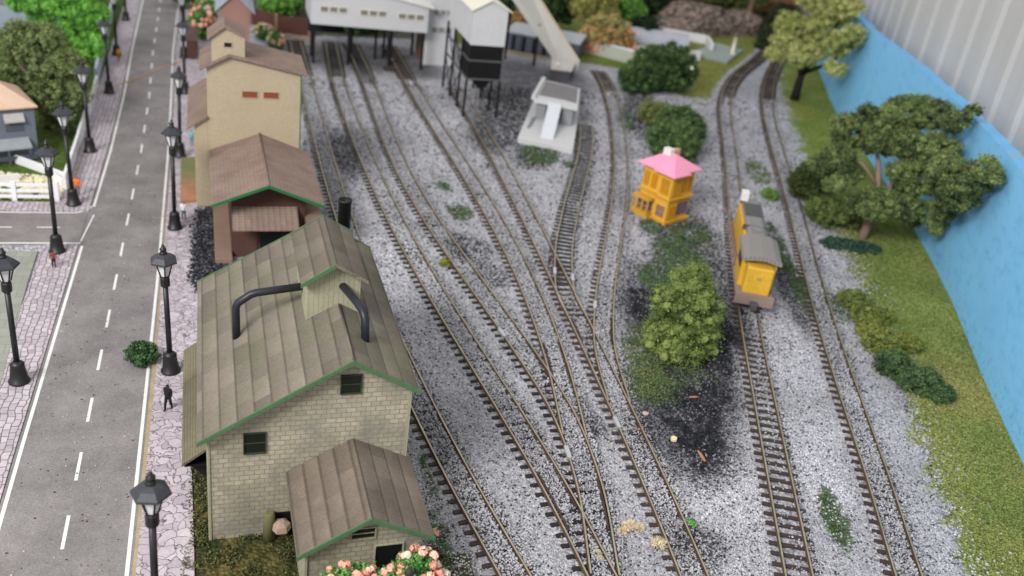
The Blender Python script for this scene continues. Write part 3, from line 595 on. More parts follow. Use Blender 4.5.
# cupola
cu = MB().prism([(3.72, 8.9), (6.35, 8.9), (6.35, 11.62), (5.03, 12.42), (3.72, 11.55)], 'y', 40.25, 45.0).build('cupola', M_board, b, .015)
MB().prism(chev((3.42, 11.62), (5.03, 12.66), (6.6, 11.72), .13), 'y', 39.75, 45.4).build('cupola_roof', M_roofc, cu)
MB().prism([(3.40, 11.66), (5.03, 12.70), (5.03, 12.46), (3.40, 11.42)], 'y', 39.67, 39.748).build('fascia', M_green, cu, .01)
MB().prism([(5.035, 12.70), (6.62, 11.75), (6.62, 11.58), (5.035, 12.52)], 'y', 39.68, 39.748).build('fascia', M_roof, cu, .01)
MB().prism(chev((3.40, 11.66), (5.03, 12.70), (6.62, 11.76), .2), 'y', 45.402, 45.5).build('fascia', M_green, cu, .01)
MB().tube([(3.75, 42, 10.3), (1.5, 42, 10.0), (1.2, 42, 9.9), (.6, 42, 9.45), (.48, 42, 9.2), (.5, 42, 7.3)], .2, 12).build('roof_pipe', M_pipe, b)
MB().tube([(5.45, 40.4, 11.2), (5.95, 38.7, 11.15), (6.15, 38.1, 11.0), (6.22, 37.8, 10.75), (6.25, 37.5, 9.5)], .2, 12).build('roof_pipe', M_pipe, b)
MB().lathe([(.37, 8.0), (.37, 11.75), (.42, 11.78), (.42, 11.9), (.34, 11.9), (.34, 11.6), (0, 11.6)], (6.75, 49.4, 0), 16).build('smoke_stack', M_blackp, b)

# ---- small lean shed in front
b = rootof('brick_annex', (5.7, 32.8, 0), 'small stone annex with ribbed grey brown roof standing before the goods shed', 'building')
MB().prism([(3.05, 0), (8.15, 0), (8.15, 4.1), (5.75, 5.35), (3.05, 3.9)], 'y', 30.5, 35.5).build('wall', M_brick, b, .02)
MB().prism(chev((2.62, 3.86), (5.7, 5.56), (8.6, 4.1), .14), 'y', 29.95, 35.53).build('roof', M_roof2, b)
MB().prism(chev((2.60, 3.90), (5.7, 5.62), (8.62, 4.14), .26), 'y', 29.86, 29.948).build('fascia', M_green, b, .015)
window(b, 5.0, 6.0, 30.5, 4.0, 4.55, M_board, M_glass, .07, .08, 1)
window(b, 6.1, 7.3, 30.5, 1.7, 3.45, M_board, M_dark, .07, .08, 0, 'door')
MB().box(3.0, 3.14, 30.42, 30.56, 0, 3.75).build('corner_post', M_board, b, .01)

# ---- tan elevator
YT = 75.6
b = rootof('grain_elevator', (2.2, 78.5, 0), 'tall tan rendered grain elevator with brown shingled roof and small cupola', 'building')
MB().prism([(-1.42, 0), (5.85, 0), (5.85, 11.62), (.3, 12.85), (-1.42, 11.85)], 'y', YT, 80.8).build('wall', M_tan, b, .02)
MB().prism(chev((-1.95, 11.75), (.3, 12.98), (6.35, 11.72), .12), 'y', YT - .4, 81.2).build('roof', M_broof, b)
sw = MB().prism([(-2.45, 0), (-1.425, 0), (-1.425, 7.75), (-2.45, 7.1)], 'y', YT + .003, 86.0).build('side_wing', M_tan, b, .02)
MB().slab([(-3.05, YT - .3, 6.85), (-1.43, YT - .3, 7.95), (-1.43, 86.4, 7.95), (-3.05, 86.4, 6.85)], .13).build('wing_roof', M_broof, sw)
for xa, xb in ((1.3, 2.45), (2.95, 4.1)): window(b, xa, xb, YT, 9.55, 10.05, M_tan, plain('rust_vent', (134, 70, 44), .9), .05, .06, 0, 'vent')
cu = MB().prism([(-1.0, 11.5), (1.5, 11.5), (1.5, 14.4), (.02, 15.0), (-1.0, 14.22)], 'y', YT + .1, 78.3).build('cupola', M_tan, b, .015)
MB().prism(chev((-1.32, 14.12), (0.0, 15.15), (1.62, 14.4), .12), 'y', YT - .15, 78.8).build('cupola_roof', M_broof, cu)
window(cu, -.05, .5, YT + .1, 13.5, 13.85, M_tan, M_glass, .05, .05, 0, 'window')
MB().box(5.86, 5.94, YT - .02, YT + .1, 0, 11.5).build('green_corner_trim', M_greenb, b)
# ---- brown front shed
b = rootof('brown_loading_shed', (2.9, 70, 0), 'brown wooden loading shed with shingled roof and bright green fascia', 'building')
MB().prism([(.35, 0), (5.7, 0), (5.7, 5.25), (2.85, 6.2), (.35, 5.45)], 'y', 66.1, YT - .01).build('wall', M_brown, b, .02)
MB().prism(chev((-1.1, 5.02), (2.9, 6.55), (6.95, 4.98), .13), 'y', 64.3, YT - .02).build('roof', M_broof, b)
MB().tube([(2.9, 64.3, 6.56), (2.9, YT - .05, 6.56)], .07, 8).build('ridge_cap', M_broof, b)
MB().prism(chev((-1.12, 5.06), (2.9, 6.62), (6.97, 5.02), .24), 'y', 64.2, 64.298).build('fascia', M_greenb, b, .015)
MB().box(-.9, .34, 64.6, YT - .03, 0, .55).build('loading_platform', M_pink, b, .03)
MB().box(5.71, 7.0, 64.8, YT - .03, 0, 3.3).build('side_bay', M_pink, b, .03)
MB().slab([(.35, 63.9, 3.25), (5.1, 63.9, 3.25), (5.1, 66.08, 4.15), (.35, 66.08, 4.15)], .12).build('canopy', M_broof, b)
MB().box(.55, 2.2, 65.98, 66.08, .0, 3.4).build('door', M_brown, b, .02)
MB().box(2.4, 5.1, 66.02, 66.09, .0, 3.4).build('doorway', M_dark, b)
# ---- olive ramp
M_ol = NT('ramp_mat', .9); p = M_ol.pos(); y_ = M_ol.n('ShaderNodeSeparateXYZ', {0: p}).outputs[1]; M_ol.col(M_ol.grime(M_ol.mix(M_ol.ramp(M_ol.math('ADD', M_ol.math('DIVIDE', M_ol.math('SUBTRACT', y_, 76), 10.), M_ol.math('MULTIPLY', M_ol.noise(p, 1), .25)), [(.35, (0, 0, 0)), (.75, (1, 1, 1))]), lin(176, 126, 98), lin(120, 124, 80)), .3, 1))
o = MB().slab([(-3.75, 75.9, .35), (-2.48, 76.2, .35), (-2.48, 86.0, .5), (-4.0, 85.6, .5)], .34).build('loading_ramp', M_ol.m, None, .02); tag(o, 'flat olive and terracotta ramp slab beside the tan elevator on the pavement', 'ramp')
# ---- coal heap beside the shed
def in_poly(x, y, poly):
    c = np.zeros(len(x), bool); n = len(poly)
    for i in range(n):
        (xa, ya), (xb, yb) = poly[i], poly[(i + 1) % n]; c ^= ((ya > y) != (yb > y)) & (x < (xb - xa) * (y - ya) / (yb - ya + 1e-9) + xa)
    return c
cp_ = [(-2.1, 74.6), (-1.0, 75.4), (-.95, 65.0), (.3, 64.5), (-.2, 61.8), (-1.9, 60.2), (-2.5, 62), (-2.5, 71.8)]
x = rng.uniform(-2.9, 1.2, 16000); y = rng.uniform(51, 77, 16000); k = in_poly(x + rng.normal(0, .22, 16000), y, cp_); x, y = x[k], y[k]; n = len(x); t = rng.random(n)
o = scatter_stones('coal', x, y, .05 + .16 * rng.random(n), .06 + .08 * rng.random(n), np.array([.03, .031, .036]) * (.4 + 4.5 * t[:, None] ** 3) + .0, M_coalstone); tag(o, 'loose black coal spilled beside the brown loading shed and pavement', 'coal', kind='stuff')

# ---- coaling tower
M_white = plain('white_plastic', (206, 206, 208), .7, 0, .12, .5, .05)
M_whitew = plain('warm_white_roof', (236, 230, 212), .7, 0, .12, .5, .05)
M_rib = boardmat('black_cladding', (26, 26, 28), (12, 12, 13), .35)
M_shade = plain('window_grey', (132, 128, 124), .7)
b = rootof('coal_tower', (28.6, 108.5, 0), 'white gabled coal tower on tall black legs with black bin below', 'tower')
x0, x1, ya, yb = 26.65, 30.65, 102.7, 114.6
MB().prism([(x0, 8.45), (x1, 8.45), (x1, 12.5), (28.6, 13.5), (x0, 12.4)], 'y', ya, yb).build('cabin', M_white, b, .03)
MB().prism(chev((x0 - .3, 12.38), (28.6, 13.66), (x1 + .35, 12.5), .14), 'y', ya - .3, yb + .3).build('roof', M_whitew, b)
MB().box(x0 + .05, x1 - .05, ya + .05, ya + 3.4, 4.5, 8.44).build('coal_bin', M_rib, b, .02)
fr = MB()
for z in (4.45, 6.6): fr.box(x0 - .06, x1 + .06, ya - .05, ya + .06, z, z + .22)
for z in (4.45, 6.6): fr.box(x0 - .08, x0 + .06, ya + .07, yb, z, z + .22).box(x1 - .06, x1 + .08, ya + .07, yb, z, z + .22)
fr.build('girder', plain('girder_grey', (88, 88, 90), .6), b)
lg = []
for (x, y) in [(x0, ya), (x1, ya), (x0, ya + 3.5), (x1, ya + 3.5), (x0, ya + 7.7), (x1, ya + 7.7), (x0, yb - .1), (x1, yb - .1)]:
    MB().box(x - .12, x + .12, y + .001, y + .24, 0, 8.44 if y > ya + 1 else 4.44).build('leg', M_blackp, b, .01)
for xx in (x0, x1):
    for q0, q1 in ((ya + 3.6, ya + 7.7), (ya + 7.8, yb)):
        for z0_, z1_ in ((.6, 4.4), (4.4, .6), (4.6, 8.2)): MB().tube([(xx, q0, z0_), (xx, q1, z1_)], .07, 6).build('cross_brace', M_blackp, b)
MB().prism([(27.4, 4.49), (29.9, 4.49), (29.1, 3.3), (28.2, 3.3)], 'y', ya + .8, ya + 2.8).build('chute', M_blackp, b)

# ---- white bridge building
b = rootof('bridge_building', (18, 126, 0), 'long white building with banded windows raised on black trestles over the tracks', 'building')
MB().prism([(10.5, 5.2), (25.6, 5.0), (25.6, 8.3), (17.6, 9.7), (10.5, 8.6)], 'y', 122, 131).build('wall', M_white, b, .03)
MB().prism(chev((10.1, 8.68), (17.6, 9.95), (26.3, 8.36), .16), 'y', 121.6, 131.4).build('roof', plain('bright_roof', (228, 226, 222), .7, 0, .1), b)
for gx0 in (11.6, 16.65, 21.6):
    for k in range(3): xx = gx0 + k * 1.18; window(b, xx + .08, xx + 1.02, 122, 6.85 - (gx0 - 11.6) * .02, 7.5 - (gx0 - 11.6) * .02, M_whitew, M_shade, .08, .1, 0)
for (xx, yy) in ((11.0, 122.6), (11.0, 126), (15.5, 122.8), (16.4, 127), (15.9, 124.8), (20.8, 121.9), (21.3, 124), (20.8, 127), (19.6, 126.5), (25.2, 122.2), (25.3, 130)):
    MB().box(xx - .16, xx + .16, yy, yy + .3, 0, 5.0).build('leg', M_blackp, b)
for q0, q1 in (((15.5, 123, .5), (15.9, 127, 4.8)), ((20.8, 122.2, 4.7), (21.1, 127, .5)), ((20.8, 122.2, .5), (21.1, 127, 4.7))): MB().tube([q0, q1], .09, 6).build('cross_brace', M_blackp, b)
MB().box(10.8, 15.6, 129, 130.9, 2.6, 5.0).build('rear_wall', plain('under_bridge_shade', (44, 44, 48), .9), b)  # dark box added below the bridge building to deepen its shade
MB().box(20.0, 21.6, 120.6, 122.0, 0, .35).build('footing', plain('timber_footing', (70, 58, 50), .9), b, .02)
b = rootof('white_annex_block', (28, 128, 0), 'plain white two storey block with small window bands beside the coal tower', 'building')
MB().box(26.0, 30.0, 125, 134, 0, 9.6).build('wall', M_white, b, .03)
MB().prism([(25.7, 9.55), (30.3, 9.9), (30.3, 10.1), (25.7, 9.75)], 'y', 124.6, 134.4).build('roof', M_whitew, b)
MB().box(25.93, 25.998, 126.5, 130.8, 0, 4.5).build('doorway', plain('brown_door', (128, 104, 88), .8), b)
for z in (4.55, 6.9):
    for k in range(3): window(b, 26.85 + k * .95, 27.6 + k * .95, 125, z, z + .62, M_white, M_shade, .07, .08, 1)

# ---- conveyor
b = rootof('coal_conveyor', (47, 125, 0), 'inclined grey conveyor gallery rising from the small hut towards the top of the photo', 'conveyor')
def lerp(a, b_, t): return tuple(a[i] + (b_[i] - a[i]) * t for i in range(3))
L0, R0, L1, R1 = (45.75, 126.4, 2.0), (48.3, 123.9, 2.0), (39.6, 128.5, 9.0), (43.2, 129.9, 9.0)
L1, R1 = lerp(L0, L1, 1.45), lerp(R0, R1, 1.45)
MB().slab([L0, R0, R1, L1], 1.1).build('gallery', plain('conveyor_grey', (196, 194, 188), .8, 0, .15), b, .03)
e = MB().slab([lerp(R0, L0, -.05), lerp(R0, L0, .02), lerp(R1, L1, .02), lerp(R1, L1, -.05)], .12); e2 = MB(); e2.slab([tuple(np.array(p) + (0, 0, .13)) for p in (lerp(R0, L0, -.04), lerp(R0, L0, .03), lerp(R1, L1, .03), lerp(R1, L1, -.04))], .12); e2.build('edge_rail', plain('edge_tan', (206, 186, 160), .8), b)
MB().slab([(46.0, 126.6, .9), (47.9, 124.4, .9), (47.4, 124.6, .9), (46.2, 126.0, .9)], .9).build('foot', M_dark, b)
for t in (.5, .95):
    q = lerp(lerp(L0, R0, .5), lerp(L1, R1, .5), t); MB().box(q[0] - .15, q[0] + .15, q[1] - .15, q[1] + .15, 0, q[2] - 1.1).build('support', M_blackp, b)
b = rootof('conveyor_hut', (45.5, 123.5, 0), 'low dark grey hut with pale flat roof at the foot of the conveyor', 'hut')
hp = [(43.3, 120.9), (45.8, 120.3), (48.3, 125.5), (45.4, 127.0)]
MB().prism(hp, 'z', 0, 1.45).build('wall', plain('hut_grey', (92, 92, 98), .8), b, .02)
MB().prism([(43.1, 120.7), (45.95, 120.1), (48.4, 125.4), (45.2, 127.2)], 'z', 1.452, 1.65).build('roof', plain('hut_roof', (206, 200, 196), .8), b, .02)
MB().lathe([(.3, 0), (.3, .5), (.05, .6)], (44.3, 121.8, 1.65), 10).build('vent', M_whitew, b)
# ---- grey panelled bin row
b = rootof('panelled_shed', (45, 138, 0), 'long dark blue grey shed with upright black panels behind the conveyor', 'shed')
A_, B_ = Vector((40.6, 136.0, 0)), Vector((50.5, 130.8, 0)); d = (B_ - A_).normalized(); nrm = Vector((-d.y, d.x, 0)) * 7
Mx = Matrix(((d.x, -d.y, 0, A_.x), (d.y, d.x, 0, A_.y), (0, 0, 1, 0), (0, 0, 0, 1)))
Lb = (B_ - A_).length
MB().box(0, Lb, 0, 7, 0, 2.8, 0, Mx).build('wall', plain('slate_panel', (92, 96, 108), .7), b, .02)
MB().box(-.2, Lb + .2, -.2, 7.2, 2.8, 3.05, 0, Mx).build('roof', plain('pale_grey_roof', (176, 180, 186), .8), b, .03)
for k in range(6): MB().box(1.0 + k * 1.6, 1.55 + k * 1.6, -.06, -.003, .3, 2.5, 0, Mx).build('panel', M_blackp, b)
MB().box(-.5, Lb + .3, -1.0, -.1, 0, .25, 0, Mx).build('plinth', plain('plinth_sand', (170, 156, 134), .9), b, .02)
MB().lathe([(.25, 0), (.25, .6), (.35, .65), (.1, .9)], tuple(Mx @ Vector((4.2, 2, 3.05))), 10).build('roof_vent', M_whitew, b)

# ---- loading ramp / pen
b = rootof('concrete_loading_dock', (36.4, 99.5, 0), 'white concrete loading dock with gravel top and sloping ramp on a square base slab', 'loading dock')
M_dk = plain('dock_white', (206, 206, 206), .8, 0, .12); M_dg = plain('dock_grey', (148, 150, 154), .8)
MB().prism([(30.9, 94.1), (36.4, 91.0), (41.9, 104.8), (36.9, 108.2)], 'z', 0, .7).build('base_slab', M_dk, b, .04)
top = [(34.4, 100.6), (38.95, 98.0), (42.0, 106.0), (38.3, 109.0)]
tp = MB().prism(top, 'z', 2.75, 3.2).build('deck', M_dk, b, .03)
def shr(P_, k): c_ = (sum(p[0] for p in P_) / len(P_), sum(p[1] for p in P_) / len(P_)); return [(c_[0] + (p[0] - c_[0]) * k, c_[1] + (p[1] - c_[1]) * k) for p in P_]
gt = [(35.5, 102.2), (38.0, 100.8), (39.3, 99.6), (41.6, 105.7), (38.3, 108.3)]
MB().prism(gt, 'z', 3.2, 3.26).build('gravel_fill', plain('gravel_fill_mat', (132, 130, 130), .95, 0, .5, 2, .6), tp)
MB().slab([(34.1, 100.8, 3.55), (34.5, 100.6, 3.55), (38.4, 109.0, 3.55), (38.0, 109.2, 3.55)], .5).build('kerb', M_dk, tp)
def wallseg(a, b_, z0, z1, th=.35):
    a, b_ = Vector((*a, 0)), Vector((*b_, 0)); dd = (b_ - a).normalized(); Mx = Matrix(((dd.x, -dd.y, 0, a.x), (dd.y, dd.x, 0, a.y), (0, 0, 1, 0), (0, 0, 0, 1))); return (0, (b_ - a).length, 0, th, z0, z1, 0, Mx)
m = MB(); m.box(*wallseg((34.9, 100.9), (35.9, 100.35), .7, 2.75)); m.box(*wallseg((37.6, 99.2), (38.7, 98.6), .7, 2.75)); m.box(*wallseg((38.6, 98.9), (41.6, 105.9), .7, 2.75)); m.box(*wallseg((35.2, 101.5), (38.4, 108.5), .7, 2.75, -.35)); m.box(*wallseg((35.8, 103.4), (39.8, 101.1), .7, 2.75)); m.build('wall', M_dg, b, .02)
MB().prism([(34.4, 100.6), (34.9, 100.9), (33.3, 97.5), (32.9, 97.2)], 'z', .7, .95).build('wing_kerb', M_dg, b)
MB().idx([(33.5, 94.1, .72), (34.85, 93.5, .72), (37.3, 99.0, 3.19), (35.95, 99.75, 3.19), (33.5, 94.1, .702), (34.85, 93.5, .702), (37.3, 99.0, 2.7), (35.95, 99.75, 2.7)], [(0, 1, 2, 3), (7, 6, 5, 4), (0, 4, 5, 1), (1, 5, 6, 2), (2, 6, 7, 3), (3, 7, 4, 0)]).build('ramp', plain('ramp_bluewhite', (212, 216, 222), .8, 0, .1), b, .02)

# ---- yellow house
M_yel = plain('yellow_plastic', (228, 176, 66), .5, 0, .15, 1, .05); M_pk = plain('pink_plastic', (246, 158, 190), .5, 0, .1, 1, .05); M_yd = plain('yellow_frame', (212, 160, 58), .5)
b = rootof('toy_house', (39.7, 75, 0), 'small yellow plastic house with pink hipped roof standing among the tracks', 'house')
O = Vector((39.35, 72.59, 0)); ex = Vector((2.73, 1.37, 0)).normalized(); ey = Vector((-ex.y, ex.x, 0)); Mh = Matrix(((ex.x, ey.x, 0, O.x), (ex.y, ey.y, 0, O.y), (0, 0, 1, 0), (0, 0, 0, 1))) @ Matrix.Diagonal((1.14, 1.08, 1.0, 1))
# local: x along right face, y along left face
MB().box(.12, 3.0, .12, 3.3, 0, 4.95, 0, Mh).build('wall', M_yel, b, .02)
MB().box(-.05, 1.3, -.05, 1.35, 0, 4.9, 0, Mh).build('bay', M_yel, b, .02)
m = MB(); m.box(-.2, 3.15, -.2, 1.45, 2.35, 2.5, 0, Mh).box(-.12, 3.12, 1.46, 3.45, 2.4, 2.55, 0, Mh); m.build('string_course', M_yd, b, .02)
m = MB(); m.box(-.25, 3.1, -.25, 1.5, 0, .3, 0, Mh).box(-.6, .5, 1.51, 3.45, 0, .3, 0, Mh); m.build('plinth', M_yd, b, .02)
# porch on the left face
pc = MB().box(-.62, .1, 1.6, 3.4, .3, .62, 0, Mh).box(-.66, .1, 1.55, 3.45, 1.75, 2.0, 0, Mh)
for yy in (1.6, 2.2, 2.8, 3.3): pc.box(-.62, -.5, yy, yy + .12, .62, 1.75, 0, Mh)
pc.box(-.6, -.52, 1.62, 3.4, 1.15, 1.22, 0, Mh).build('porch', M_yd, b, .01)
MB().box(-.05, .119, 1.7, 3.25, .5, 1.7, 0, Mh).build('porch_window', plain('violet_glass', (120, 108, 130), .4), b)
M_pl = plain('pane_pale', (226, 190, 110), .4)
def hwin(x0_, x1_, z0_, z1_, face, pm):
    f = MB()
    if face == 'r': # face at y=-.05 (right-hand side face), along x
        f.box(x0_ - .05, x1_ + .05, -.13, -.052, z0_ - .05, z0_, 0, Mh).box(x0_ - .05, x1_ + .05, -.13, -.052, z1_, z1_ + .05, 0, Mh)
        for t in (0, .33, .66, 1): xx = x0_ + (x1_ - x0_) * t; f.box(xx - .025, xx + .025, -.12, -.052, z0_ + .001, z1_ - .001, 0, Mh)
        f.box(x0_, x1_, -.11, -.056, (z0_ + z1_) / 2 - .02, (z0_ + z1_) / 2 + .02, 0, Mh)
        w_ = f.build('window', M_yd, b); MB().box(x0_ + .03, x1_ - .03, -.07, -.06, z0_ + .01, z1_ - .01, 0, Mh).build('pane', pm, w_)
    else:
        f.box(-.13, -.052, x0_ - .05, x1_ + .05, z0_ - .05, z0_, 0, Mh).box(-.13, -.052, x0_ - .05, x1_ + .05, z1_, z1_ + .05, 0, Mh)
        for t in (0, .33, .66, 1): xx = x0_ + (x1_ - x0_) * t; f.box(-.12, -.052, xx - .025, xx + .025, z0_ + .001, z1_ - .001, 0, Mh)
        f.box(-.11, -.056, x0_, x1_, (z0_ + z1_) / 2 - .02, (z0_ + z1_) / 2 + .02, 0, Mh)
        w_ = f.build('window', M_yd, b); MB().box(-.07, -.06, x0_ + .03, x1_ - .03, z0_ + .01, z1_ - .01, 0, Mh).build('pane', pm, w_)
PV = plain('violet_glass', (0, 0, 0)); PY = plain('amber_glass', (206, 140, 30), .4)
hwin(.2, 1.05, .6, 1.7, 'l', PV); hwin(.2, 1.05, .6, 1.7, 'r', PY); hwin(.2, 1.05, 2.9, 4.3, 'l', PY); hwin(.2, 1.05, 2.9, 4.3, 'r', PY)
Mh2 = Mh @ Matrix.Translation((0, .17, 0))
for q in ((1.5, 2.8, .06, .118, .6, 1.8), (1.6, 2.1, .06, .118, 2.9, 4.3), (2.3, 2.8, .06, .118, 2.9, 4.3)): MB().box(*q, 0, Mh).build('window', PV if q[4] < 1 else PY, b)
for q in ((.06, .118, 1.7, 2.3, 2.9, 4.3), (.06, .118, 2.6, 3.15, 2.9, 4.3)): MB().box(*q, 0, Mh).build('window', PY, b)
def hip(x0_, x1_, y0_, y1_, z, h, rx, ry0, ry1, th=.12):
    v = [(x0_, y0_, z), (x1_, y0_, z), (x1_, y1_, z), (x0_, y1_, z), (rx, ry0, z + h), (rx, ry1, z + h)]
    v += [(x0_, y0_, z - th), (x1_, y0_, z - th), (x1_, y1_, z - th), (x0_, y1_, z - th)]
    v = [tuple(Mh @ Vector(p)) for p in v]
    return v, [(0, 1, 4), (1, 2, 5, 4), (2, 3, 5), (3, 0, 4, 5), (6, 7, 1, 0), (7, 8, 2, 1), (8, 9, 3, 2), (9, 6, 0, 3), (9, 8, 7, 6)]
v, f = hip(-.3, 3.6, -.15, 3.85, 4.98, 1.15, 1.8, 1.6, 2.4); rf = MB().idx(v, f).build('roof', M_pk, b, .02)
v, f = hip(-.5, 1.7, -.5, 1.8, 4.95, .8, .65, .7, 1.5); MB().idx(v, f).build('bay_roof', M_pk, rf, .02)
MB().box(1.35, 1.95, 1.9, 2.7, 5.6, 6.5, 0, Mh).build('roof_box', plain('bone_white', (236, 232, 228), .6), rf, .04)
MB().box(2.4, 2.85, 2.0, 2.5, 5.4, 6.3, 0, Mh).build('chimney', plain('chimney_tan', (206, 160, 130), .7), rf, .02)

# ---- locomotive
M_ly = plain('loco_yellow', (228, 178, 58), .5, 0, .5, 1.6, .05); M_lg = plain('loco_grey', (138, 136, 134), .5, .1, .3, 1, .1); M_lu = plain('underframe', (92, 78, 70), .8, 0, .5, 2, .3); M_lr = plain('grille_dark', (84, 84, 86), .6)
P0, P1 = np.array((39.3, 55.5)), np.array((46.1, 70.2)); dd = (P1 - P0) / np.linalg.norm(P1 - P0)
Ml = Matrix(((dd[1], dd[0], 0, P0[0]), (-dd[0], dd[1], 0, P0[1]), (0, 0, 1, .31), (0, 0, 0, 1))) @ Matrix.Diagonal((1.04, 1.0, 1.05, 1))   # local y = towards the rear, x = right
b = rootof('diesel_locomotive', (float(P0[0]), float(P0[1]), 0), 'yellow diesel switcher locomotive with grey roof and hood running on the main line', 'locomotive')
LB = 15.2
MB().box(-1.4, 1.4, .1, LB, .95, 1.3, 0, Ml).box(-1.45, 1.45, -.1, .099, .55, 1.45, 0, Ml).build('frame', plain('frame_pinkgrey', (150, 128, 118), .8), b, .04)
for yy in (.9, 11.2):
    tk = MB().box(-1.15, 1.15, yy, yy + 3.4, .25, .93, 0, Ml).build('bogie', M_lu, b, .05)
    for wy in (.7, 2.7):
        m = MB()
        for sx in (-.74, .74):
            Mw = Ml @ Matrix.Translation((sx, yy + wy, .45)) @ Matrix.Rotation(math.pi / 2, 4, 'Y'); i0 = len(m.v); m.lathe([(.45, -.07), (.45, .07)], (0, 0, 0), 18); m.v[i0:] = [tuple(Mw @ Vector(p)) for p in m.v[i0:]]
        m.build('wheelset', M_lr, tk)
MB().box(-1.1, 1.1, 4.9, 10.6, .3, .93, 0, Ml).build('fuel_tank', M_lu, b, .12)
cab = MB().box(-1.3, 1.3, 1.5, 4.9, 1.3, 3.75, 0, Ml).build('cab', M_ly, b, .05)
MB().box(-1.0, 1.0, .25, 1.49, 1.3, 3.45, 0, Ml).build('nose', M_ly, b, .12)
for sx in (-1, 1):
    MB().box(sx * .72 - .42, sx * .72 + .42, 1.44, 1.498, 3.5, 3.68, 0, Ml).build('windscreen', M_glass, cab)
    xa = 1.302 if sx > 0 else -1.36; MB().box(xa, xa + .058, 2.2, 4.2, 2.55, 3.35, 0, Ml).build('side_window', M_glass, cab)
prof = [(-1.52, 3.72), (-1.42, 3.96), (-.95, 4.16), (0, 4.26), (.95, 4.16), (1.42, 3.96), (1.52, 3.72), (1.38, 3.66), (0, 3.9), (-1.38, 3.66)]
s = NT('ribbed_roof', .55, .1, .4); f = s.math('FRACT', s.math('MULTIPLY', s.n('ShaderNodeSeparateXYZ', {0: s.uv()}).outputs[0], 3.2)); s.col(s.mix(s.ramp(f, [(0, (1, 1, 1)), (.3, (0, 0, 0))]), lin(140, 136, 132), lin(100, 96, 94))); s.bump(f, .3, .05)
MB().prism(prof, 'y', .75, 5.2, 0, Ml).build('cab_roof', s.m, cab, .02)
hood = MB().box(-.95, .95, 4.91, LB - .6, 1.3, 3.35, 0, Ml).build('hood', M_ly, b, .06)
MB().prism([(-.7, 3.3), (-.7, 3.6), (-.45, 3.78), (.6, 3.78), (.98, 3.55), (1.0, 3.3)], 'y', 5.22, LB - .5, 0, Ml).build('hood_top', M_lg, hood, .03)
for yy in (8.2,): MB().box(-1.02, 1.02, yy, yy + .08, 3.3, 3.8, 0, Ml).build('hood_seam', M_lr, hood)
MB().box(-.35, .35, 7.0, 7.6, 3.75, 3.95, 0, Ml).build('exhaust_stack', M_lg, hood, .03); MB().box(-.7, .7, 10.5, 13.4, 3.76, 3.86, 0, Ml).build('fan_grille', M_lr, hood, .02)
MB().box(-.96, -.99, 9.0, 13.5, 1.7, 3.0, 0, Ml).build('side_grille', M_ly, hood)
MB().box(-.95, -.3, LB - 1.3, LB - .5, 3.78, 4.6, 0, Ml).build('white_roof_box', plain('bone_white', (0, 0, 0)), hood, .04)
m = MB()
for yy in np.arange(5.2, LB, 1.7):
    for sx in (-1.36, 1.36): m.tube([tuple(Ml @ Vector((sx, yy, 1.3))), tuple(Ml @ Vector((sx, yy, 2.3)))], .03, 5)
for sx in (-1.36, 1.36): m.tube([tuple(Ml @ Vector((sx, 5.0, 2.3))), tuple(Ml @ Vector((sx, LB, 2.3)))], .03, 5)
m.build('handrail', M_lu, b); MB().box(-.28, .28, -.75, -.101, .45, .95, 0, Ml).build('coupler', M_lr, b, .06)
m = MB()
for sx in (-1, 1): m.lathe([(.14, 0), (.14, .06)], (0, 0, 0), 10)
MB().box(-.2, .2, .18, .249, 2.55, 2.8, 0, Ml).build('headlight', plain('lens', (190, 160, 90), .3), b, .03)

# ------------------------------------------------------------ blue wall and metal wall behind
s = NT('sky_blue_board', .75, 0, .25); p = s.pos(); z_ = s.n('ShaderNodeSeparateXYZ', {0: p}).outputs[2]
c = s.mix(s.noise(p, .12, 4), lin(124, 194, 242), lin(140, 206, 248))
spk = s.math('MULTIPLY', s.ramp(s.noise(p, 2.2, 6, .75), [(.56, (0, 0, 0)), (.62, (1, 1, 1))]), s.ramp(z_, [(0, (1, 1, 1)), (.12, (0, 0, 0))])); 
zz = s.ramp(s.math('DIVIDE', z_, 3.0), [(0, (1, 1, 1)), (.9, (0, 0, 0))]); spk = s.math('MULTIPLY', s.ramp(s.noise(p, 2.6, 6, .75), [(.56, (0, 0, 0)), (.61, (1, 1, 1))]), zz)
c = s.mix(s.math('MULTIPLY', spk, .7), c, lin(70, 100, 84)); sc_ = s.ramp(s.noise(s.mapv(p, (1, 1, 2.2)), .55, 7, .7), [(.5, (0, 0, 0)), (.72, (.5, .5, .5))]); c = s.mix(sc_, c, lin(92, 160, 210)); sc2 = s.ramp(s.noise(s.mapv(p, (3, 3, .5)), .6, 8, .75), [(.64, (0, 0, 0)), (.7, (.35, .35, .35))]); c = s.mix(sc2, c, lin(186, 216, 236)); s.col(c); s.bump(s.noise(p, 4, 6), .35, .06); M_blue = s.m
s = NT('foam_edge', .9, 0, .2); p = s.pos(); c = s.mix(s.ramp(s.noise(p, .5, 5), [(.55, (0, 0, 0)), (.66, (1, 1, 1))]), lin(120, 186, 236), lin(176, 160, 130)); s.col(s.mix(.45, c, lin(120, 186, 236))); s.bump(s.noise(p, 5, 5), .7, .1); M_edge = s.m
WB = [(36.5, 12.0), (41.8, 22.9), (48.2, 35.4), (53.0, 44.6), (60.0, 57.2), (66.9, 71.2), (74.0, 87.2), (81.4, 106.2), (94.1, 131.8), (104, 151)]
WC, WT = smooth_path(WB, 1.2)
b = rootof('backdrop_board', (60, 57, 0), 'bright blue painted foam backdrop board with rough top edge along the right side', 'backdrop')
WN = np.stack([WT[:, 1], -WT[:, 0]], 1); th = 1.15
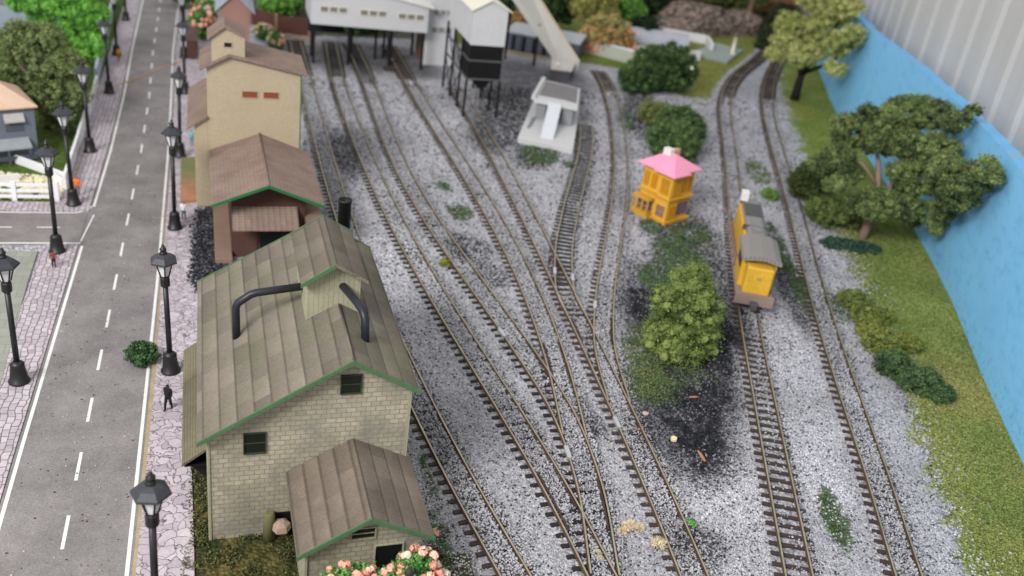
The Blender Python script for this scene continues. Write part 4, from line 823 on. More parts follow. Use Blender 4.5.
HT = 13.45 - np.clip((WC[:, 1] - 60) / 70, 0, 1) * .8 + (np.array([vnoise(i * 1.2, 0, .5) for i in range(len(WC))]) - .5) * .18
mb = MB(); me_ = MB()
for i in range(len(WC) - 1):
    a, c_ = WC[i], WC[i + 1]; a2, c2 = a + WN[i] * th, c_ + WN[i + 1] * th
    mb.face([(*a, -.3), (*a, HT[i]), (*c_, HT[i + 1]), (*c_, -.3)]); mb.face([(*c2, -.3), (*c2, HT[i + 1]), (*a2, HT[i]), (*a2, -.3)])
    me_.face([(*a, HT[i]), (*a2, HT[i]), (*c2, HT[i + 1]), (*c_, HT[i + 1])])
mb.face([(*WC[0], -.3), (*(WC[0] + WN[0] * th), -.3), (*(WC[0] + WN[0] * th), HT[0]), (*WC[0], HT[0])]); k = -1; mb.face([(*WC[k], -.3), (*(WC[k] + WN[k] * th), -.3), (*(WC[k] + WN[k] * th), HT[k]), (*WC[k], HT[k])])
mb.build('painted_face', M_blue, b); me_.build('top_edge', M_edge, b)
# corrugated metal wall, 4 m behind the board
s = NT('metal_panel', .45, .1, .5); p = s.pos(); c = s.mix(s.noise(s.mapv(p, (.25, .25, .02)), 1.0, 3), lin(196, 193, 190), lin(216, 215, 216)); s.col(c); M_metal = s.m
b = rootof('corrugated_wall', (66, 55, 0), 'pale grey corrugated metal wall rising behind the blue backdrop board', 'wall')
def off(C, N, d): return C + N * d
a = np.array((40.0, 12.0)); base = WC + WN * 4.2
L_ = [WC[0] - WT[0] * 10 + WN[0] * 4.2] + list(base) + [base[-1] + WT[-1] * 40]
P_ = np.array(L_); dist = np.r_[0, np.cumsum(np.hypot(*np.diff(P_, axis=0).T))]; prof = [(0, 0), (1.1, 0), (1.9, .26), (3.6, .26), (4.4, 0), (7.6, 0), (8.4, .26), (10.1, .26), (10.9, 0), (13.8, 0)]
T2 = []
t0 = 0
while t0 < dist[-1]:
    for u, h in prof[:-1]: T2.append((t0 + u, h))
    t0 += 13.0
T2 = [q for q in T2 if q[0] < dist[-1]]; ts = np.array([q[0] for q in T2]); hs = np.array([q[1] for q in T2]); px_ = np.interp(ts, dist, P_[:, 0]); py_ = np.interp(ts, dist, P_[:, 1]); tn = np.gradient(np.stack([px_, py_], 1), axis=0)
tn /= np.linalg.norm(tn, axis=1)[:, None]; px_ = px_ - tn[:, 1] * hs; py_ = py_ + tn[:, 0] * hs
mb = MB()
for i in range(len(px_) - 1): mb.face([(px_[i], py_[i], 0), (px_[i], py_[i], 60), (px_[i + 1], py_[i + 1], 60), (px_[i + 1], py_[i + 1], 0)])
mb.build('sheeting', M_metal, b)

# ------------------------------------------------------------ foliage
def foliage(name, blobs, parent, mat, base, alt, lump=.45, per=26, leaf=.11, dens=1.0, core=True, zmin=0.05, ol=(0, 0, 0)):
    """blobs: (x,y,z, rx,ry,rz). Surface covered with lumps of many small leaf faces"""
    LV, CV = [], []; base, alt = np.array(base[:3]), np.array(alt[:3]); cores = []
    for (bx, by, bz, rx, ry, rz) in blobs:
        area_ = 4 * math.pi * ((rx * ry) ** 1.6 / 3 + (rx * rz) ** 1.6 / 3 + (ry * rz) ** 1.6 / 3) ** (1 / 1.6); nl = max(5, int(dens * area_ / (lump * lump * 2.2)))
        d = rng.normal(size=(nl, 3)); d /= np.linalg.norm(d, axis=1)[:, None]; rad = rng.uniform(.72, 1.02, nl)[:, None]; ctr_ = np.array((bx, by, bz)) + d * np.array((rx, ry, rz)) * rad
        ctr_ = ctr_[ctr_[:, 2] > zmin]; nl = len(ctr_)
        lr = lump * rng.uniform(.6, 1.25, nl); bt_ = rng.uniform(-.3, .35) if len(blobs) > 3 else 0; tone = np.clip(rng.random(nl) + bt_, 0, 1); cores.append((ctr_, lr * .62, tone))
        e = rng.normal(size=(nl, per, 3)); e /= np.linalg.norm(e, axis=2)[:, :, None]; e[:, :, 2] = np.where(rng.random((nl, per)) < .55, np.abs(e[:, :, 2]), e[:, :, 2])
        pos = ctr_[:, None] + e * lr[:, None, None] * rng.uniform(.55, 1.3, (nl, per, 1))
        nrm_ = e + rng.normal(size=e.shape) * .55; nrm_ /= np.linalg.norm(nrm_, axis=2)[:, :, None]; t1 = np.cross(nrm_, rng.normal(size=e.shape)); t1 /= np.linalg.norm(t1, axis=2)[:, :, None] + 1e-9; t2 = np.cross(nrm_, t1)
        sz = leaf * rng.uniform(.6, 1.3, (nl, per, 1)); q = np.stack([pos - t1 * sz, pos - t2 * sz * .8, pos + t1 * sz, pos + t2 * sz * .8], 2)
        LV.append(q.reshape(-1, 3)); mixv = np.clip(tone[:, None] * .7 + rng.random((nl, per)) * .5 - .1, 0, 1)[..., None]; cc = (base * (1 - mixv) + alt * mixv) * rng.uniform(.75, 1.25, (nl, per, 1)); CV.append(np.repeat(cc.reshape(-1, 3), 4, axis=0))
    V = np.concatenate(LV); Cc = np.concatenate(CV); F = np.arange(len(V)).reshape(-1, 4)
    # lump cores (low-poly balls) as triangles -> separate array turned into degenerate-free quads not needed: own mesh merged via tri->quad pairs
    ctr_ = np.concatenate([c[0] for c in cores]); lr = np.concatenate([c[1] for c in cores]); tn_ = np.concatenate([c[2] for c in cores]); n = len(ctr_)
    U = []
    for zz, rr, k in ((1, 0, 4), (.5, .87, 4), (-.5, .87, 4), (-1, 0, 4)):
        for j in range(4): a = j * math.pi / 2 + (.4 if zz < 0 else 0); U.append((rr * math.cos(a) + (.001 * j if rr == 0 else 0), rr * math.sin(a), zz))
    U = np.array(U); FF = []
    for r in range(3):
        for j in range(4): FF.append((r * 4 + j, r * 4 + (j + 1) % 4, (r + 1) * 4 + (j + 1) % 4, (r + 1) * 4 + j))
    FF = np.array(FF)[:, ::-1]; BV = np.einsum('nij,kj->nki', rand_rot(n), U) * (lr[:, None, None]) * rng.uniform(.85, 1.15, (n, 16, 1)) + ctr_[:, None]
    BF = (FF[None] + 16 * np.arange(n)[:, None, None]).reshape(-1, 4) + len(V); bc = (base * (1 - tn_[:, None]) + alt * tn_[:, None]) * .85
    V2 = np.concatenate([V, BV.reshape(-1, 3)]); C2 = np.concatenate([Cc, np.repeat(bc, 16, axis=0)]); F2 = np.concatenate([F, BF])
    if core:
        for (bx, by, bz, rx, ry, rz) in blobs:
            k = 8; ring = []
            for iz in range(5):
                a = math.pi * iz / 4; 
                for j in range(k): b_ = 2 * math.pi * j / k; ring.append((bx + rx * .72 * math.sin(a) * math.cos(b_) + (.001 * j if iz in (0, 4) else 0), by + ry * .72 * math.sin(a) * math.sin(b_), max(zmin, bz + rz * .72 * math.cos(a)) + .0003 * j))
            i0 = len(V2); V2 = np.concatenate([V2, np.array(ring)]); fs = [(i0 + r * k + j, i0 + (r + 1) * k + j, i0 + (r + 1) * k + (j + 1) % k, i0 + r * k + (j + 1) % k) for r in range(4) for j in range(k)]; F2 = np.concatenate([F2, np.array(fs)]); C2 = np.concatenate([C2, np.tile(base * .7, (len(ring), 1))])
    V2 = V2 - np.array(ol)
    return np_mesh(name, V2, F2, C2, mat, parent)
leafm = attrmat('foliage', .9, .5, 12, 5.0)
M_bark = plain('bark', (110, 92, 78), .9, 0, .5, 2, .6); M_barkd = plain('dark_bark', (44, 38, 34), .9, 0, .4, 2, .6)
def tree(name, loc, label, cat, blobs, base, alt, trunk=None, bark=None, group=None, **kw):
    r = rootof(name, loc, label, cat, group)
    foliage('crown' if trunk else 'foliage', blobs, r, leafm, base, alt, ol=loc, **kw)
    if trunk:
        mb = MB()
        for path, rad in trunk: mb.tube(path, rad, 8)
        mb.build('trunk', bark or M_bark, r)
    return r
R_ = lambda a, b_: random.uniform(a, b_)
# centre round tree
bl = [(30.4, 50.1, 1.7, 2.75, 2.6, 1.8), (30.5, 50.5, 3.6, 2.5, 2.3, 1.8), (30.6, 50.8, 5.3, 1.45, 1.45, 1.3), (30.7, 50.8, 6.2, .8, .8, .6)]
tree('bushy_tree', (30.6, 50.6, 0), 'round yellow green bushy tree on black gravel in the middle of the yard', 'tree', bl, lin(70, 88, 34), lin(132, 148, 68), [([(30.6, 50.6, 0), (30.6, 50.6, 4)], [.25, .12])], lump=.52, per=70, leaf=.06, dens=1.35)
# big tree on the right
def mk(l, ppm, k=1.0): return [(x, y, z, r / ppm * k, r / ppm * k, r / ppm * k * .85) for (x, y, z), r in l]
bigc = [(60.0, 66.8, 6.0, 1.2), (58.6, 71.6, 8.8, 1.0), (57.6, 67.6, 5.2, 1.0), (62.7, 69.2, 8.4, 1.7), (61.1, 72.0, 10.6, 1.6), (56.9, 66.8, 4.3, 1.0), (62.3, 66.2, 10.5, 1.3), (63.6, 68.5, 2.6, .8), (56.6, 72.4, 4.5, 1.1), (64.6, 73.9, 12.6, 1.0), (59.9, 76.7, 8.5, 2.0), (61.6, 76.8, 9.8, 1.6), (61.4, 73.2, 8.9, 1.7), (63.3, 73.8, 11.3, 2.2), (64.7, 71.6, 12.1, 1.7), (62.8, 66.8, 13.0, 1.2), (62.6, 65.0, 14.5, 0.55), (61.6, 70.2, 9.5, 1.7), (63.1, 68.7, 9.8, 1.7), (59.4, 67.8, 7.7, 1.1), (61.8, 66.8, 7.4, 1.9), (60.0, 62.3, 9.9, 1.8), (58.2, 58.8, 9.2, 1.7), (58.3, 57.2, 12.2, 1.0), (57.8, 55.6, 12.0, .7), (58.2, 57.4, 10.6, 1.2), (57.0, 73.5, 6.8, 1.6), (58.1, 72.4, 5.5, 1.1), (58.2, 66.7, 4.9, 1.5), (60.0, 66.0, 4.8, 1.5), (62.0, 65.3, 4.8, 1.2), (57.0, 68.7, 3.9, 1.2), (62.0, 63.7, 3.9, .7), (60.8, 62.2, 6.2, 1.0), (59.7, 70.0, 2.4, .7), (55.7, 73.6, 6.0, 1.25)]
bigc = [(x, y, z, r, r, r * .8) for x, y, z, r in bigc]
tk = [([(59.3, 69.5, 0), (59.9, 69.8, 2.5), (60.2, 70.4, 4.6), (60.3, 71.8, 7.2), (60.5, 74.0, 9)], [.5, .4, .32, .22, .1]), ([(60.0, 70.0, 3.6), (60.6, 69.2, 6), (62.0, 68.8, 8.4), (63.5, 70, 11)], [.28, .24, .16, .08]), ([(60.2, 70.6, 5), (58.8, 72, 6.8), (57.5, 73.2, 7.4)], [.22, .15, .1]), ([(60.6, 69.0, 6.2), (60.8, 65, 8), (59.4, 61, 9.6), (58.2, 57.5, 11)], [.24, .18, .12, .07]), ([(60.0, 69.8, 3.0), (60.2, 67.6, 4.6), (60.5, 65.5, 5.0)], [.2, .13, .08])]
tree('spreading_tree', (59.6, 70.2, 0), 'wide spreading dark green tree with pale trunk leaning over the blue board', 'tree', bigc, lin(40, 62, 36), lin(136, 154, 82), tk, plain('pale_bark', (150, 128, 110), .9), lump=.4, per=60, leaf=.085, dens=1.35, core=False)
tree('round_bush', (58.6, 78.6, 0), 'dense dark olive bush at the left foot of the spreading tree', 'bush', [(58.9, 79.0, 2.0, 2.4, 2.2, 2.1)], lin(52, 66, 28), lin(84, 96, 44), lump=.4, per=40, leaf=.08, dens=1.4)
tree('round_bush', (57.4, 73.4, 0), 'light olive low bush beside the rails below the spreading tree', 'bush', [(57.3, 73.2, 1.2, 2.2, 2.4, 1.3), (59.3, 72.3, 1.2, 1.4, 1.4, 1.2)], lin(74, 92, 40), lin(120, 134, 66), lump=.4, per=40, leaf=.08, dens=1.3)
tree('grass_clump', (56.3, 67.3, 0), 'flat dark blue green clump on the verge below the spreading tree', 'shrub', [(55.6, 68.0, .15, 1.8, 1.3, .45), (57.6, 66.9, .15, 1.9, 1.1, .4)], lin(34, 62, 52), lin(62, 96, 74), lump=.25, per=30, leaf=.1, dens=1.1, core=False)
# far light tree
fc = [(77.3, 118.5, 7.2, 2.4), (77.7, 115.1, 7.1, 1.9), (78.0, 119.9, 10.2, 2.2), (81.0, 118.7, 10.0, 2.1), (83.3, 118.4, 12.8, 2.9), (80.2, 110.6, 9.9, 2.0), (79.6, 107.6, 11.8, 1.6), (80.8, 110.6, 6.7, 1.4), (81.3, 116.8, 7.2, 1.6), (75.9, 118.4, 6.1, 1.4), (80.2, 111.4, 15.0, 2.2), (81.1, 121.1, 14.4, 2.4)]
fc = [(x, y, z, r, r, r * .8) for x, y, z, r in fc]
tree('dark_trunk_tree', (80.3, 117.3, 0), 'tree with pale lime foliage puffs on a black trunk before the blue board', 'tree', fc, lin(134, 144, 66), lin(196, 200, 116), [([(80.3, 117.3, 0), (80.4, 117.4, 3.5), (81.5, 117.6, 7), (83, 118.5, 11)], [.7, .5, .45, .2]), ([(80.4, 117.4, 3.5), (79, 117.5, 6.5)], [.4, .2]), ([(80.6, 117.4, 4), (80.8, 112, 7), (80.3, 109.5, 9)], [.35, .25, .12]), ([(81.3, 117.6, 6.6), (80.4, 112.5, 12), (80.2, 111.4, 14)], [.3, .2, .1])], M_barkd, lump=.62, per=40, leaf=.12, dens=1.2)
# bushes near the tracks
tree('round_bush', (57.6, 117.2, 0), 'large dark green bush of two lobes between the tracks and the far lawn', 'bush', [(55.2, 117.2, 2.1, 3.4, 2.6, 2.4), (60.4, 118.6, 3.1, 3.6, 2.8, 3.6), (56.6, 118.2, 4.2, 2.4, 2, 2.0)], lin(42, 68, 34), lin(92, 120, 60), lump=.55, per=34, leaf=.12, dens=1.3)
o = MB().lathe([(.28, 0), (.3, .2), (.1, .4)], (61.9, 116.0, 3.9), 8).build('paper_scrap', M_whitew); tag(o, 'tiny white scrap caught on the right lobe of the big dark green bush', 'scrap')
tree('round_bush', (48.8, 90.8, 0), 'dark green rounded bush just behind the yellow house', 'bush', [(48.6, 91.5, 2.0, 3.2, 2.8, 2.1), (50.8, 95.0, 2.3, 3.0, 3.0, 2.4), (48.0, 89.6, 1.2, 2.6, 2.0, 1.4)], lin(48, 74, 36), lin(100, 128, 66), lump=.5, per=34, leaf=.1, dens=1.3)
tree('round_bush', (51.6, 103.5, 0), 'low olive yellow bush between the two dark green bushes', 'bush', [(51.6, 103.8, 1.1, 2.2, 2.2, 1.4)], lin(92, 104, 44), lin(132, 138, 70), lump=.5, per=34, leaf=.1, dens=1.2)
# verge shrubs
tree('verge_shrub', (48.3, 53.2, 0), 'light green shrub farthest up the trio on the right verge', 'shrub', [(49.6, 56.4, .45, 1.2, 1.6, .8), (48.9, 54.0, .4, 1.2, 1.4, .7), (50.4, 54.0, .4, 1.0, 1.0, .6)], lin(86, 102, 38), lin(128, 138, 56), lump=.3, per=34, leaf=.08, dens=1.2)
tree('verge_shrub', (47.8, 49.6, 0), 'yellow olive shrub in the middle of the trio on the right verge', 'shrub', [(47.6, 49.9, .55, 1.5, 1.5, .95), (49.6, 49.6, .5, 1.2, 1.0, .8), (47.9, 51.8, .4, 1.1, 1.2, .7)], lin(94, 104, 36), lin(138, 146, 58), lump=.3, per=34, leaf=.08, dens=1.2)
tree('verge_shrub', (46.6, 45.2, 0), 'dark green shrub nearest the camera of the trio on the right verge', 'shrub', [(46.2, 46.8, .6, 1.3, 1.4, 1.0), (46.9, 44.6, .6, 1.7, 1.2, .95), (47.6, 43.4, .4, 1.3, .9, .6)], lin(46, 70, 42), lin(88, 114, 62), lump=.3, per=34, leaf=.08, dens=1.2)
# bush on road
tree('road_bush', (-5.15, 51.6, 0), 'small dark green bush lying on the edge line of the street', 'bush', [(-5.1, 51.7, .55, .95, .95, .6)], lin(34, 62, 34), lin(74, 110, 60), lump=.22, per=34, leaf=.06, dens=1.3)
tree('moss_tuft', (16.35, 64.6, 0), 'bright yellow green moss tuft on the sleepers of the third track', 'moss tuft', [(16.5, 64.4, .15, .42, .5, .3)], lin(112, 120, 32), lin(150, 156, 52), lump=.14, per=24, leaf=.05, dens=1.2)
tree('moss_tuft', (54.8, 79.0, 0), 'bright green round tuft behind the locomotive between the main lines', 'moss tuft', [(54.6, 79.4, .4, .9, .9, .6)], lin(84, 122, 44), lin(122, 156, 66), lump=.2, per=24, leaf=.07, dens=1.2)
tree('moss_tuft', (23.7, 33.3, 0), 'tiny vivid green tuft beside the rail near the bottom of the photo', 'moss tuft', [(23.7, 33.4, .12, .2, .32, .2)], lin(74, 140, 50), lin(104, 170, 70), lump=.1, per=24, leaf=.04, dens=1.2)
# left trees
lc = [((-18.5, 96.8, 7.6), 22), ((-16.2, 96.2, 7.9), 20), ((-17.6, 95.4, 5.6), 28), ((-14.4, 94.3, 5.6), 22), ((-19.0, 94.9, 3.8), 18), ((-15.4, 93.2, 3.2), 24), ((-13.4, 92.8, 3.7), 15), ((-15.0, 92.4, 1.8), 18)]
tree('broad_tree', (-16.3, 94.0, 0), 'large dark green leafy tree behind the blue grey house at the left', 'tree', mk(lc, 10.6, .95), lin(56, 72, 36), lin(126, 142, 82), [([(-16.3, 94, 0), (-16.3, 94.4, 4), (-16.5, 95, 7)], [.5, .35, .15]), ([(-16.3, 94.2, 2), (-14, 93.6, 5)], [.3, .12]), ([(-16.3, 94.2, 3), (-18.6, 95, 6)], [.3, .12])], M_bark, lump=.42, per=44, leaf=.09, dens=.8, core=False)
mc = [((-16.2, 116.6, 6.2), 21), ((-14.3, 115.4, 5.5), 17), ((-16.8, 115.4, 3.6), 16), ((-14.6, 114.0, 2.8), 15)]
tree('lime_tree', (-15.4, 115, 0), 'vivid lime green tree beside the left pavement', 'tree', mk(mc, 8.8), lin(66, 132, 20), lin(124, 200, 44), [([(-15.4, 115, 0), (-15.4, 115.2, 5)], [.4, .2])], M_bark, lump=.55, per=34, leaf=.13, dens=1.2)
tree('lime_tree', (-21.0, 123, 0), 'smaller vivid lime green tree at the top left, behind the dark tree', 'tree', [(-20.8, 122.4, 4.6, 2.0, 2.0, 1.6), (-23.0, 124, 5.2, 1.6, 1.6, 1.4)], lin(70, 136, 24), lin(130, 204, 60), [([(-21, 123, 0), (-21, 123, 4.6)], [.3, .15])], M_bark, lump=.5, per=30, leaf=.13, dens=1.2)
tree('olive_bush', (-15.4, 105, 0), 'olive yellow bush squeezed between the dark tree and the lime tree', 'bush', [(-15.8, 104, 2.6, 1.7, 2.2, 2.4), (-14.2, 101, 1.3, 1.0, 1.6, 1.2)], lin(96, 112, 34), lin(140, 150, 56), lump=.5, per=30, leaf=.12, dens=1.2)
# far trees along the top
def ft(name, x, y, z, r, label, base, alt, tz=True, cat='tree', **kw):
    kw = dict(dict(lump=.8, per=26, leaf=.2, dens=1.1), **kw)
    bl = [(x, y, z, r, r, r * .85), (x + r * .6, y + .5, z - r * .35, r * .7, r * .7, r * .6), (x - r * .6, y - .3, z - r * .3, r * .7, r * .7, r * .6)]
    return tree(name, (x, y, 0), label, cat, bl, base, alt, [([(x, y, 0), (x, y, z)], [.4, .2])] if tz else None, M_barkd, **kw)
DG = (lin(30, 50, 24), lin(70, 96, 42)); LG = (lin(70, 130, 30), lin(130, 190, 60)); OG = (lin(110, 110, 50), lin(176, 160, 84))
ft('autumn_bush', 58.5, 139.5, 2.8, 3.6, 'large golden olive autumn bush with orange blossom behind the conveyor', lin(132, 124, 62), lin(186, 168, 96), False, 'bush')
ft('autumn_bush', 59, 149, 6.5, 3.4, 'yellow olive bushy tree at the top edge right of the conveyor', lin(120, 122, 52), lin(170, 166, 84), False, 'bush')
ft('dark_tree', 52.5, 152, 5.0, 3.8, 'dark green tree directly behind the conveyor gallery', *DG)
ft('dark_tree', 45.5, 152, 3.6, 3.2, 'dark green tree between the coal tower roof and the conveyor', *DG)
ft('amber_bush', 46.0, 147.5, 1.8, 2.0, 'small amber brown bush behind the panelled shed', lin(120, 84, 30), lin(180, 140, 60), False, 'bush')
ft('lime_bush', 68, 160, 4.0, 4.2, 'bright lime green bush at the top, right of the autumn bushes', *LG, False, 'bush')
ft('dark_tree', 78, 167, 5.2, 5.0, 'very dark tree at the top behind the white walled yard', lin(20, 34, 22), lin(52, 72, 40))
ft('dark_tree', 69.5, 150, 1.6, 2.6, 'low dark conifer by the corner of the white walled yard', lin(20, 34, 22), lin(48, 68, 40), False, 'bush')
ft('green_tree', 92, 175, 6.0, 5.5, 'mid green tree above the rocky mound left of the brown tunnel', lin(70, 84, 36), lin(128, 138, 70))
ft('green_tree', 101, 171, 6.5, 4.6, 'mid green tree at the edge of the brown tunnel box', lin(64, 78, 36), lin(120, 130, 62))
ft('dark_tree', 96, 150, 1.6, 3.0, 'dark shrub right of the tunnel mouth beside the main line', lin(30, 40, 26), lin(66, 78, 48), False, 'bush')
ft('dark_tree', 100.5, 156.5, 3.6, 3.6, 'dark shrub under the pale wall at the top right', lin(30, 40, 26), lin(66, 78, 48), False, 'bush')
ft('lime_bush', 8.2, 150, 2.4, 2.6, 'vivid lime bush beside the red brown house at the top left', *LG, False, 'bush', lump=.6)
ft('green_tree', -4.0, 150, 3.0, 2.8, 'dull green bush left of the red brown house', lin(60, 84, 34), lin(110, 134, 60), False, 'bush')
ft('dark_tree', 14.5, 158, 4.5, 4.2, 'dark tree behind the brown fence at the top', *DG)
ft('dark_tree', 31, 160, 6, 5, 'dark tree hidden behind the white bridge building', *DG)
ft('green_tree', 20, 142, 1.8, 2.4, 'bright green bush seen under the white bridge building', lin(70, 120, 50), lin(120, 170, 90), False, 'bush')

# flowers
def flowers(loc, blobs, label, n, size, cols, leafy=(lin(56, 110, 40), lin(110, 160, 70)), group=None, lump=.3, lf=.08):
    r = rootof('flower_bush', loc, label, 'flower bush', group); foliage('foliage', blobs, r, leafm, *leafy, ol=loc, lump=lump, per=30, leaf=lf, dens=1.0)
    V, Cc = [], []
    for i in range(n):
        b_ = blobs[random.randrange(len(blobs))]; d_ = rng.normal(size=3); d_[2] = abs(d_[2]) * .9 + .1; d_ /= np.linalg.norm(d_); c_ = np.array(b_[:3]) + d_ * np.array(b_[3:]) * 1.08; s_ = size * rng.uniform(.7, 1.2); col_ = np.array(cols[random.randrange(len(cols))][:3])
        for k in range(22):
            e = rng.normal(size=3); e /= np.linalg.norm(e); p_ = c_ + e * s_ * .6; t1 = np.cross(e, rng.normal(size=3)); t1 /= np.linalg.norm(t1); t2 = np.cross(e, t1); w_ = s_ * .55
            V += [p_ - t1 * w_, p_ - t2 * w_, p_ + t1 * w_, p_ + t2 * w_]; Cc += [col_ * rng.uniform(.8, 1.15)] * 4
    V = np.array(V) - np.array(loc); o = np_mesh('blossom', V, np.arange(len(V)).reshape(-1, 4), np.array(Cc), leafm, r); return r
PKS = [lin(240, 160, 134), lin(236, 146, 122), lin(242, 184, 160), lin(236, 222, 206)]
flowers((4.4, 28.6, 0), [(4.6, 28.7, 2.9, 1.2, .8, 1.3), (3.6, 28.6, 2.3, .9, .7, 1.1), (5.7, 28.6, 2.7, .8, .7, 1.1), (3.0, 28.6, 2.2, .9, .7, 1.1), (2.3, 28.6, 1.9, .7, .6, 1.0)], 'salmon pink flower bush in front of the small annex, left one at the bottom edge', 120, .25, PKS, group='flower bushes by the annex', lf=.07)
flowers((7.6, 28.5, 0), [(7.6, 28.8, 3.4, .9, .8, 1.1), (8.2, 28.7, 2.6, .8, .7, 1.0), (6.5, 28.5, 3.0, .8, .6, 1.0), (7.2, 28.4, 2.4, 1.0, .7, 1.0)], 'salmon and white flower bush right of the dark post at the bottom edge', 80, .25, PKS, group='flower bushes by the annex', lf=.07)
flowers((-3.0, 132, 0), [(-3.0, 132, 2.0, 1.6, 2.4, 1.9), (-2.3, 137, 2.6, 1.6, 2.0, 2.0)], 'peach pink flower bush beside the far right pavement', 70, .38, PKS, lump=.45, lf=.12)
flowers((6.3, 131, 0), [(5.2, 134.0, .9, 1.2, 2.0, .9), (6.6, 129.5, .9, 1.0, 2.4, .9)], 'trailing peach and yellow flower bed left of the brown fence', 60, .36, PKS + [lin(222, 206, 130)], lump=.4, lf=.12)
V, Cc = [], []
r = [o for o in bpy.data.objects if o.name.startswith('autumn_bush')][0]
for i in range(420):
    a = rng.uniform(0, 2 * math.pi); rr = rng.uniform(2.8, 4.9); c_ = np.array((math.cos(a) * rr, -abs(math.sin(a)) * 3.2 - .5, rng.uniform(.3, 1.6) if rng.random() < .75 else rng.uniform(1.5, 4.5))); e = rng.normal(size=3); e /= np.linalg.norm(e); t1 = np.cross(e, rng.normal(size=3)); t1 /= np.linalg.norm(t1); t2 = np.cross(e, t1); w_ = .22
    V += [c_ - t1 * w_, c_ - t2 * w_, c_ + t1 * w_, c_ + t2 * w_]; Cc += [np.array(lin(240, 120, 60)[:3]) * rng.uniform(.8, 1.1)] * 4
np_mesh('blossom', np.array(V), np.arange(len(V)).reshape(-1, 4), np.array(Cc), leafm, r)
o = MB().lathe([(.16, 0), (.14, 4.2), (.22, 4.3), (.1, 4.6)], (7.05, 27.9, 0), 10).build('garden_post', plain('post_green', (44, 54, 50), .6)); tag(o, 'slim dark green post standing between the two flower bushes', 'post')
b = rootof('planter_box', (-3.9, 124, 0), 'tall dark brown wooden planter box on the far right pavement', 'planter'); MB().box(-4.55, -3.4, 121, 127.5, .08, 2.3).build('box', M_brown, b, .03); MB().box(-4.65, -3.3, 120.9, 127.6, 2.3, 2.45).build('rim', plain('rim_brown', (90, 70, 62), .8), b, .02)

# ground-cover tufts of green scatter over the gravel (uncountable)
def tufts(name, L, per_m2, label, base, alt, size=.1, h=.12):
    X, Y = [], []
    for cx, cy, rx, ry in L:
        n = int(per_m2 * rx * ry * 3.14); a = rng.uniform(0, 2 * math.pi, n); r = np.sqrt(rng.random(n)) * 1.15; u = r * np.cos(a) * rx; v = r * np.sin(a) * ry; t = .35 if cx > 24 else 0.0
        X.append(cx + u * math.cos(t) + v * math.sin(t)); Y.append(cy - u * math.sin(t) + v * math.cos(t))
    x, y = np.concatenate(X), np.concatenate(Y); k = fbm(x, y, 1.0) > .47; x, y = x[k], y[k]; n = len(x)
    c_ = np.stack([x, y, .06 + h * rng.random(n)], 1); e = rng.normal(size=(n, 3)); e[:, 2] = abs(e[:, 2]) + .3; e /= np.linalg.norm(e, axis=1)[:, None]; t1 = np.cross(e, rng.normal(size=(n, 3))); t1 /= np.linalg.norm(t1, axis=1)[:, None]; t2 = np.cross(e, t1); s_ = size * rng.uniform(.5, 1.3, (n, 1))
    V = np.stack([c_ - t1 * s_, c_ - t2 * s_, c_ + t1 * s_, c_ + t2 * s_], 1).reshape(-1, 3); m = rng.random((n, 1)); cc = np.array(base[:3]) * (1 - m) + np.array(alt[:3]) * m
    o = np_mesh(name, V, np.arange(len(V)).reshape(-1, 4), np.repeat(cc, 4, axis=0), leafm); tag(o, label, 'ground cover', kind='stuff')
tufts('ground_scatter', [g for g in green if g[0] < 40 and not (26 < g[0] < 30.5 and 45 < g[1] < 52)] + [(48.8, 67.1, .6, 5.8), (46.3, 59.4, .7, 4.7), (47.9, 104.2, 1.0, 4.5)], 110, 'dull green scatter tufts growing through the grey gravel', lin(54, 82, 46), lin(92, 120, 70), .07)
tufts('moss_scatter', [(28.0, 51.0, 1.2, 3.0), (27.1, 46.9, 1.4, 2.0), (30.6, 47.4, 1.6, .9), (57.4, 87.1, 1.2, 3.7)], 190, 'yellow green moss around the foot of the bushy tree', lin(84, 100, 48), lin(124, 136, 72), .045, .05)
# grass verge fibres
n = 90000; y = rng.uniform(24, 84, n) ; y = 24 + (y - 24) * rng.random(n) ** .35; wall_x = np.interp(y, WC[:, 1], WC[:, 0]); x0_ = gx(y) + .3; x = x0_ + (wall_x - x0_) * rng.random(n); k = (fbm(x, y, 1.1) * 5 + (x - gx(y)) > 2.6); x, y = x[k], y[k]; n = len(x)
c_ = np.stack([x, y, .08 + .1 * rng.random(n)], 1); e = rng.normal(size=(n, 3)); e[:, 2] *= .6; e /= np.linalg.norm(e, axis=1)[:, None]; t1 = np.cross(e, np.array([0, 0, 1.]) + rng.normal(size=(n, 3)) * .4); t1 /= np.linalg.norm(t1, axis=1)[:, None]; t2 = np.cross(e, t1); s_ = .07 * rng.uniform(.6, 1.4, (n, 1))
V = np.stack([c_ - t1 * s_, c_ - t2 * s_ * .5, c_ + t1 * s_, c_ + t2 * s_ * .5], 1).reshape(-1, 3); m = np.clip(fbm(x, y, .3)[:, None] * 1.3 - .2 + rng.normal(0, .25, (n, 1)), 0, 1); yl = np.clip(fbm(x + 9, y - 20, .12) * 2.6 - 1.0, 0, 1)[:, None] * rng.random((n, 1)) * .9
cc = C_VG * (1 - m) + C_VERGE * 1.1 * m; cc = cc * (1 - np.clip(yl, 0, 1)) + C_VY * np.clip(yl, 0, 1)
o = np_mesh('grass_verge', V, np.arange(len(V)).reshape(-1, 4), np.repeat(cc, 4, axis=0), leafm); tag(o, 'short yellow green static grass on the verge beside the blue board', 'grass', kind='stuff')
